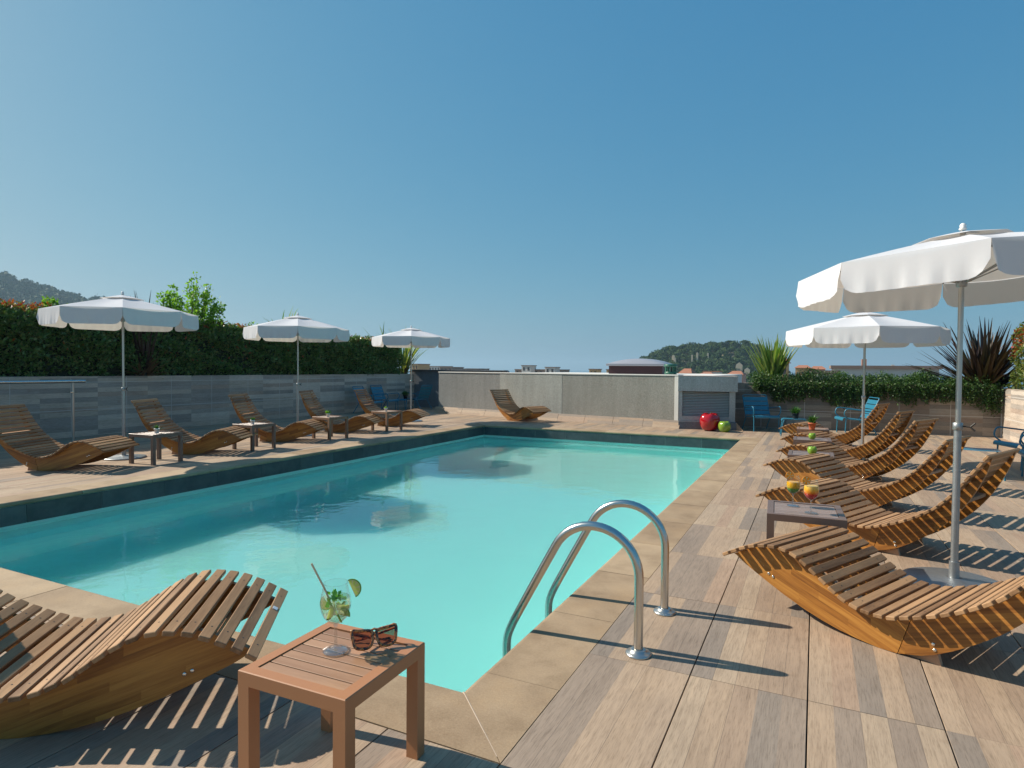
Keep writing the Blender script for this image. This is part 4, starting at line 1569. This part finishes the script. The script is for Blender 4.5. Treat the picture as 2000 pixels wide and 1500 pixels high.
M['pith'] = simple('pith', (.74, .68, .34), .6)
M['lime_peel'] = simple('lime_peel', (.17, .36, .03), .4, 0, .2, 90)
def pulp(name, col):
    g = NT(name)
    c = g.mix(g.noise(g.coord('Object'), 120, 3), tuple(x * .85 for x in col), col)
    t = g.n('ShaderNodeBsdfTranslucent')
    g.l(c, t.inputs[0])
    m = g.n('ShaderNodeMixShader')
    m.inputs[0].default_value = .55
    g.l(g.pr(c, .3), m.inputs[1]); g.l(t.outputs[0], m.inputs[2])
    return g.done(m.outputs[0])


M['lime_flesh'] = pulp('lime_flesh', (.72, .80, .22))
M['orange_peel'] = simple('orange_peel', (.72, .26, .01), .4, 0, .1, 120)
M['orange_flesh'] = pulp('orange_flesh', (.95, .50, .02))
M['straw'] = simple('straw', (.66, .52, .33), .6, 0, .1, 40)
M['ice'] = clear_glass('ice', (.94, .96, .97), .1, .25)
M['mint'] = leaf('mint_leaf', [(.06, .20, .015), (.10, .32, .02), (.16, .40, .04)], .4, .4)

tc = Vector((-1.6, 1.797, .4375))
d1 = goblet('stemmed glass of minty lime drink with a straw on the tan table', tc, 1.03)
layer(d1, 'drink', M['fizz'], .106, .196)
vr = Vector((rt.x, rt.y, 0)).normalized()       # in-plane direction across the view for placing the garnish
vf = Vector((fw.x, fw.y, 0)).normalized()
slice_obj(d1, 'lime_slice', vr * .062 + Vector((0, 0, .232)) - vf * .012, .034, Matrix.Rotation(math.atan2(vr.y, vr.x), 3, 'Z') @ Matrix.Rotation(R(80), 3, 'X') @ Matrix.Rotation(R(-62), 3, 'Z'), M['lime_peel'], M['lime_flesh'], True)
for k in range(7):
    a = k * 2.4
    rr_ = .028 if k % 2 else .038
    slice_obj(d1, 'lime_slice', (rr_ * math.cos(a), rr_ * math.sin(a), .135 + .009 * (k % 5)), .026, Matrix.Rotation(a, 3, 'Z') @ Matrix.Rotation(R(70 + 9 * k), 3, 'X') @ Matrix.Rotation(k, 3, 'Z'), M['lime_peel'], M['lime_flesh'], True)
for k in range(5):
    a = k * 1.26 + .4
    MB().box((.022 * math.cos(a), .022 * math.sin(a), .135 + .014 * (k % 3)), (.02, .02, .02), Matrix.Rotation(k * .7, 3, 'X') @ Matrix.Rotation(k, 3, 'Z'), .003).build('ice_cube', M['ice'], d1)
mc = rng.uniform(-1, 1, (30, 3)) * np.array([.024, .024, .016]) + np.array([.0, 0, .190])
leaves('mint', M['mint'], mc, .027, d1, .7, .5, 71)
MB().tube([vr * -.004 + Vector((0, 0, .13)), vr * -.035 + Vector((0, 0, .215)), vr * -.088 + Vector((0, 0, .318))], .0036, 10).build('straw', M['straw'], d1)

d2 = goblet('yellow and green layered cocktail at the back of the mauve table', (-.139, 5.248, .4605), .93)
layer(d2, 'drink', grad_drink('green_yellow', [(0, (.005, .12, .01)), (.38, (.02, .22, .01)), (.55, (.60, .34, .01)), (1, (.82, .40, .01))], .108, .2), .108, .2)
d3 = goblet('yellow and red layered cocktail at the front of the mauve table', (-.013, 5.045, .4605), .97)
layer(d3, 'drink', grad_drink('red_yellow', [(0, (.36, .005, .012)), (.35, (.55, .015, .01)), (.52, (.75, .22, .01)), (.75, (.80, .42, .03)), (1, (.8, .5, .08))], .108, .206), .108, .206)
fz = Matrix.Rotation(math.atan2(vr.y, vr.x), 3, 'Z') @ Matrix.Rotation(R(84), 3, 'X')
slice_obj(d2, 'orange_slice', -vr * .034 + Vector((0, 0, .252)) - vf * .01, .033, fz, M['orange_peel'], M['orange_flesh'])
slice_obj(d3, 'orange_slice', -vr * .044 + Vector((0, 0, .246)) - vf * .012, .033, fz, M['orange_peel'], M['orange_flesh'])

# ------------------------------------------------------------------ sunglasses on the tan table
def tortoise():
    g = NT('tortoiseshell')
    n = g.noise(g.coord('Object'), 95, 3, .6)
    c = g.ramp(n, [(.38, (.02, .008, .006)), (.47, (.20, .05, .015)), (.56, (.60, .22, .045))])
    return g.done(g.pr(c, .15, Coat_Weight=.5))


M['tort'] = tortoise()
sg = thing('sunglasses', 'oversized tortoiseshell sunglasses lying on the tan table', 'sunglasses', (-1.483, 1.880, .4375), math.atan2(vr.y, vr.x) + R(24))
sg.scale = (1.16, 1.16, 1.16)


def lens_outline(cx, sgn):
    raw = [(-.030, .022), (-.012, .027), (.012, .029), (.033, .031), (.032, .004), (.026, -.018), (.010, -.026), (-.012, -.026), (-.026, -.016), (-.031, .004)]
    pts = [Vector((cx + sgn * a, 0, b)) for a, b in raw]
    out = []
    n_ = len(pts)
    for i in range(n_):
        p0, p1, p2, p3 = pts[i - 1], pts[i], pts[(i + 1) % n_], pts[(i + 2) % n_]
        for q in (0, .33, .66):
            out.append(.5 * ((2 * p1) + (-p0 + p2) * q + (2 * p0 - 5 * p1 + 4 * p2 - p3) * q * q + (-p0 + 3 * p1 - 3 * p2 + p3) * q ** 3))
    return out


tilt = Matrix.Rotation(R(-24), 3, 'X')
up_ = Vector((0, 0, .032))
mb = MB()
for sgn in (-1, 1):
    o_ = lens_outline(sgn * .038, sgn)
    ring = [tilt @ q + up_ for q in o_]
    mb.tube(ring + [ring[0], ring[1]], .0054, 8)
mb.tube([tilt @ Vector(q) + up_ for q in ((-.010, 0, .010), (0, -.003, .015), (.010, 0, .010))], .0042, 8)
mb.tube([tilt @ Vector(q) + up_ for q in ((-.016, 0, .024), (0, -.002, .029), (.016, 0, .024))], .0036, 8)
mb.build('frame', M['tort'], sg)
for sgn in (-1, 1):
    o_ = [tilt @ q + up_ for q in lens_outline(sgn * .038, sgn)]
    c_ = sum(o_, Vector()) / len(o_)
    MB().add(o_ + [c_ + Vector((0, -.003, 0))], [(i, (i + 1) % len(o_), len(o_)) for i in range(len(o_))], 0, True).build('lens', M['lens'], sg)
    e = tilt @ Vector((sgn * .071, 0, .022)) + up_
    MB().tube(fillet([e, e + Vector((sgn * .004, .012, -.004)), (sgn * -.030, .052 + .012 * sgn, .006), (sgn * -.062, .06 + .012 * sgn, .004)], .02), [.004] * 14, 8).build('temple_arm', M['tort'], sg)

# ------------------------------------------------------------------ the town, hills
def facade(name, col):
    return simple(name, col, .85, 0, .1, .3)


F = {'cream': facade('cream_facade', (.55, .46, .33)), 'ochre': facade('ochre_facade', (.52, .33, .15)), 'white': facade('white_facade', (.60, .57, .52)),
     'brown': facade('brown_facade', (.27, .20, .16)), 'pink': facade('pink_facade', (.48, .27, .20)), 'roof': facade('terracotta_roof', (.36, .15, .085)),
     'flat': facade('flat_roof', (.22, .16, .13)), 'win': facade('dark_window', (.06, .06, .065)), 'trees': M['wood_far']}


def building(label, x0, x1, y, top, depth, wall, roof='flat', nwin=0, hip=0.0, base=-22, setback=None):
    cx, w_ = (x0 + x1) / 2, abs(x1 - x0)
    t = thing('building', label, 'building', (cx, y + depth / 2, base))
    H = top - base - hip
    mb = MB(); slab(mb, -w_ / 2, w_ / 2, -depth / 2, depth / 2, 0, H); mb.build('wall', F[wall], t)
    mb = MB()
    e = .25
    if hip > 0:
        a, b = w_ / 2 + e, depth / 2 + e
        mb.add([(-a, -b, H), (a, -b, H), (a, b, H), (-a, b, H), (-a * .5, 0, H + hip), (a * .5, 0, H + hip)], [(0, 1, 5, 4), (1, 2, 5), (2, 3, 4, 5), (3, 0, 4), (3, 2, 1, 0)])
    else:
        slab(mb, -w_ / 2 - e, w_ / 2 + e, -depth / 2 - e, depth / 2 + e, H + .003, H + .3)
    mb.build('roof', F[roof], t)
    for k in range(nwin):
        wx = -w_ / 2 + w_ * (k + .5) / nwin
        mb = MB(); slab(mb, wx - w_ / nwin * .2, wx + w_ / nwin * .2, -depth / 2 - .05, -depth / 2 + .1, H - 2.1, H - .7); mb.build('window', F['win'], t)
    return t


building('small ochre house with arched openings beyond the hedge end', -169.4, -165.1, 240, 3.0, 10, 'ochre', 'flat', 3)
building('long pale block behind the ochre house', -206, -191.4, 300, 2.2, 14, 'white', 'flat', 8)
building('brown block at the left end of the skyline above the wall', -178.7, -171.1, 280, 1.7, 12, 'brown', 'flat', 3)
building('low brown roofs on the skyline left of the rooftop pavilions', -198.7, -193.3, 330, .9, 12, 'brown', 'flat', 2)
building('low grey roofs behind the wall near the far lounger', -174.7, -166.0, 300, 1.0, 12, 'brown', 'flat', 4)
building('long building with roof garden carrying two white pavilions', -124.9, -103.4, 260, .9, 14, 'brown', 'flat', 9)
building('white rooftop pavilion with a flat overhanging roof', -119.2, -114.7, 255, 2.7, 6, 'white', 'flat', 2, 0, -2)
building('smaller white rooftop pavilion to the right of the larger one', -107.7, -103.1, 255, 2.0, 6, 'white', 'flat', 2, 0, -2)
building('ochre cube house left of the skylight', -78.7, -75.4, 230, 1.3, 5, 'ochre', 'flat', 2)
building('ochre cube house closest to the skylight', -74.9, -71.6, 240, 1.2, 5, 'ochre', 'flat', 2)
building('red tiled house just right of the green roof vent', -38.8, -35.0, 200, 1.9, 9, 'cream', 'roof', 3, 1.5)
building('cream house at the foot of the wooded hill', -33.9, -30.2, 210, .8, 8, 'cream', 'roof', 3, .6)
building('pale house row below the wooded hill', -36.8, -31.3, 235, .8, 8, 'white', 'roof', 5)
building('red roofed house below the hill beside the green flax', -21.8, -17.8, 180, 1.3, 9, 'pink', 'roof', 3, 1.0)
building('tall ochre house with a red tiled roof behind the green flax', -4.9, -3.3, 90, 3.2, 4, 'ochre', 'roof', 2, .7)
building('ochre and pink house above the creeper', -3.2, -.9, 120, 2.5, 6, 'ochre', 'roof', 3, .5)
building('pink house with a red roof above the creeper', -.9, 1.6, 130, 2.4, 6, 'pink', 'roof', 3, .6)
lb = building('long white building with a flat brown roof above the creeper', 1.6, 10.4, 70, 1.75, 9, 'white', 'flat', 12)
mb = MB(); slab(mb, -1.9, -1.45, -3.2, -2.7, 23.75, 24.7); mb.build('chimney', F['pink'], lb)
mb = MB(); slab(mb, .6, .85, -4.0, -3.75, 23.75, 24.15); mb.build('chimney', F['white'], lb)
building('low pale shed roof in front of the long white building', .0, 1.65, 60, 1.25, 4, 'white', 'flat', 0)

# wooded hills
def hill_height(px, prof):
    return np.interp(px, [q[0] for q in prof], [q[1] for q in prof], left=-22, right=-22)


RP = [(-170, -22), (-163, -10), (-160, 2), (-158.5, 8.5), (-151, 14), (-133, 19.5), (-111, 23), (-85, 24), (-66, 25), (-50, 21), (-40, 13), (-30, 2), (-18, -12), (0, -22)]
g = NT('hill_soil')
hm = g.done(g.pr(g.mix(g.noise(g.coord('Position'), .08, 5), (.05, .06, .03), (.13, .11, .07)), .95))


def rh(x, y):
    """height of the right-hand hill: ridge at y = 640, falling away both sides"""
    t_ = np.clip(1 - np.abs(y - 640) / np.where(y < 640, 170, 260), 0, 1)
    return -22 + (hill_height(x, RP) + 22) * (t_ ** .75)


xs_, ys2 = np.linspace(-185, 70, 52), np.linspace(460, 910, 40)
MB().sheet([[(a, b, float(rh(a, b))) for a in xs_] for b in ys2]).build('hill', hm)
tag(bpy.data.objects['hill'], 'wooded castle hill rising over the town', kind='structure')


def crowns(pts, rad, per, leaf_s, seed, flat=.75):
    r_ = np.random.default_rng(seed)
    out, nrm = [], []
    for (x, y, z), rr in zip(pts, rad):
        d = r_.normal(size=(per, 3))
        d /= np.linalg.norm(d, axis=1)[:, None]
        d[:, 2] = np.where(d[:, 2] < -.25, -d[:, 2], d[:, 2])
        lump = 1 + .28 * np.sin(d[:, 0] * 5 + x) * np.cos(d[:, 1] * 6 + y) + r_.normal(0, .08, per)
        out.append(np.array([x, y, z]) + d * (rr * lump)[:, None] * np.array([1, 1, flat]))
        nrm.append(d)
    return np.concatenate(out), np.concatenate(nrm)


n_t = 780
tx_ = rng.uniform(-168, 45, n_t * 3)
ty_ = rng.uniform(475, 700, n_t * 3)
ok = rh(tx_, ty_) > -19
tx_, ty_ = tx_[ok][:n_t], ty_[ok][:n_t]
tr = rng.uniform(2.2, 4.6, len(tx_))
tz = rh(tx_, ty_) + tr * .7
cc, cn = crowns(np.stack([tx_, ty_, tz], 1), tr, 150, 1.2, 81)
o = leaves('woodland', M['wood_far'], cc, 1.35, None, .85, 0, 82, None, cn * 2.0, face_out=True)
tag(o, 'dense evergreen wood covering the castle hill', kind='stuff')


def pine(label, x, y, z, h, cr, seed, spread=1.0):
    t = thing('pine_tree', label, 'tree', (x, y, z))
    MB().tube([(0, 0, -1), (.3, 0, h * .5), (.2, 0, h)], [.45, .35, .22], 6).build('trunk', M['bark'], t)
    c, n_ = crowns([(0.2 + q * cr * .5, r2, h + .15 * cr * (1 - abs(q))) for q, r2 in ((-1, 0), (0, .5), (1, 0), (.4, -1), (-.4, 1))], [cr * .62] * 5, 90, 1, seed, .45)
    leaves('crown', M['wood_far'], c, 1.2, t, .8, 0, seed + 1, None, n_ * 2.0, face_out=True)


pines = [(-128.8, 'umbrella pine leaning on the hill skyline at its left shoulder', 3.4, 4.2), (-121.5, 'smaller umbrella pine right of the leaning one on the hill', 2.6, 2.8),
         (-104, 'broad pine on the hill skyline between the left shoulder and the round pine', 2.0, 4.4), (-75.5, 'tall round topped pine on the hill skyline', 4.2, 3.3),
         (-61.5, 'flat topped umbrella pine on the right part of the hill skyline', 4.6, 4.2), (-50, 'wide pine on the hill skyline close to the green flax', 3.0, 4.6), (-92, 'slim pine near the middle of the hill skyline', 2.4, 2.4)]
for k, (x, lab, h, c_) in enumerate(pines):
    pine(lab, x, 632, float(rh(x, 632)) + 1.0, h, c_, 90 + 2 * k)
t = thing('cemetery_tower', 'pale round tower among the trees of the castle hill', 'tower', (-73.5, 575, 3.5))
MB().lathe([(1.6, 0), (1.5, 8.5), (1.7, 8.8), (1.4, 9.2), (.9, 10.8), (0, 11.6)], 14).build('shaft', F['pink'], t)
for k, (x, y, w_, h_) in enumerate([(-93, 572, 1.6, 4.5), (-97, 570, 1.2, 3.2), (-84, 572, 1.2, 4), (-112, 565, 2.4, 4), (-110, 562, 1.4, 2.6), (-55, 540, 5, 2.5), (-48, 530, 4, 2.5)]):
    zb = float(rh(x, y)) + 2.5
    t = thing('monument', ['pale stone monument on the hill, left of the tower', 'low cream tomb wall on the hill', 'white cross like monument among the cypresses', 'weathered ochre ruin wall on the hill',
                           'slim white chapel front on the hill', 'pale villa at the foot of the hill', 'small white villa low on the hill'][k], 'monument', (x, y - 12, zb))
    mb = MB(); slab(mb, -w_ / 2, w_ / 2, -1, 1, -3, h_); mb.add([(-w_ / 2, -1, h_), (w_ / 2, -1, h_), (w_ / 2, 1, h_), (-w_ / 2, 1, h_), (0, -1, h_ + w_ * .4), (0, 1, h_ + w_ * .4)], [(0, 1, 4), (1, 2, 5, 4), (2, 3, 5), (3, 0, 4, 5)])
    mb.build('masonry', F['cream'], t)

LPF = [(-180, 470, 168), (-60, 495, 158), (0, 546, 147), (60, 580, 133), (110, 610, 124), (174, 651, 116), (200, 667, 107), (250, 700, 92), (420, 812, 52), (480, 853, 41), (700, 960, -22)]
ya = np.array([q[1] for q in LPF]); za = np.array([q[2] for q in LPF]) - 8
xa = -1190 + (ya - 540) * .68


def lh(x, y):
    ridge = np.interp(y, ya, za, left=160, right=-22)
    xr = np.interp(y, ya, xa)
    t_ = np.clip(1 - np.abs(x - xr) / 430, 0, 1)
    return -22 + (ridge + 22) * t_ ** .8


gx, gy = np.linspace(-1650, -620, 40), np.linspace(330, 980, 40)
MB().sheet([[(a + (b - 540) * .0, b, float(lh(a, b))) for a in gx] for b in gy]).build('hill', hm)
bpy.data.objects[-1] if False else None
for o in COL.objects:
    if o.name == 'hill.001': tag(o, 'distant wooded hill beyond the hedge', kind='structure')
n_t = 1500
tx_ = rng.uniform(-1400, -850, n_t * 3)
ty_ = rng.uniform(400, 900, n_t * 3)
ok = lh(tx_, ty_) > 0
tx_, ty_ = tx_[ok][:n_t], ty_[ok][:n_t]
tr = rng.uniform(5, 10, len(tx_))
cc, cn = crowns(np.stack([tx_, ty_, lh(tx_, ty_) + tr * .5], 1), tr, 70, 3, 101)
tag(leaves('woodland', M['wood_far'], cc, 5.4, None, .85, 0, 102, None, cn * 2.0, face_out=True), 'bluish wood on the distant hill', kind='stuff')
for k, (x, y) in enumerate([(-1040, 560), (-1035, 575), (-1028, 592), (-1020, 610), (-1012, 632)]):
    building(['pale villa lowest on the distant hill at the left edge', 'wide pale villa on the distant hill above the red hedge tips', 'pale block on the distant hill beside the lime shoot',
              'small villa on the distant hill', 'pale house on the distant hill just left of the parasol'][k], x - 8, x + 8, y, [92, 97, 88, 84, 80][k], 12, 'white', 'flat', 4, 0, float(lh(x, y)) - 5)

# ------------------------------------------------------------------ air
g = NT('haze_air')
v = g.n('ShaderNodeVolumePrincipled')
v.inputs['Color'].default_value = (.50, .74, .92, 1)
v.inputs['Density'].default_value = 0.0002
v.inputs['Anisotropy'].default_value = .2
g.l(v.outputs[0], g.out.inputs['Volume'])
mb = MB(); slab(mb, -11500, 9500, -4500, 14500, -25.2, 172)
hz = mb.build('haze', g.mat)
tag(hz, 'thin blue morning haze over the town and sea', kind='stuff')
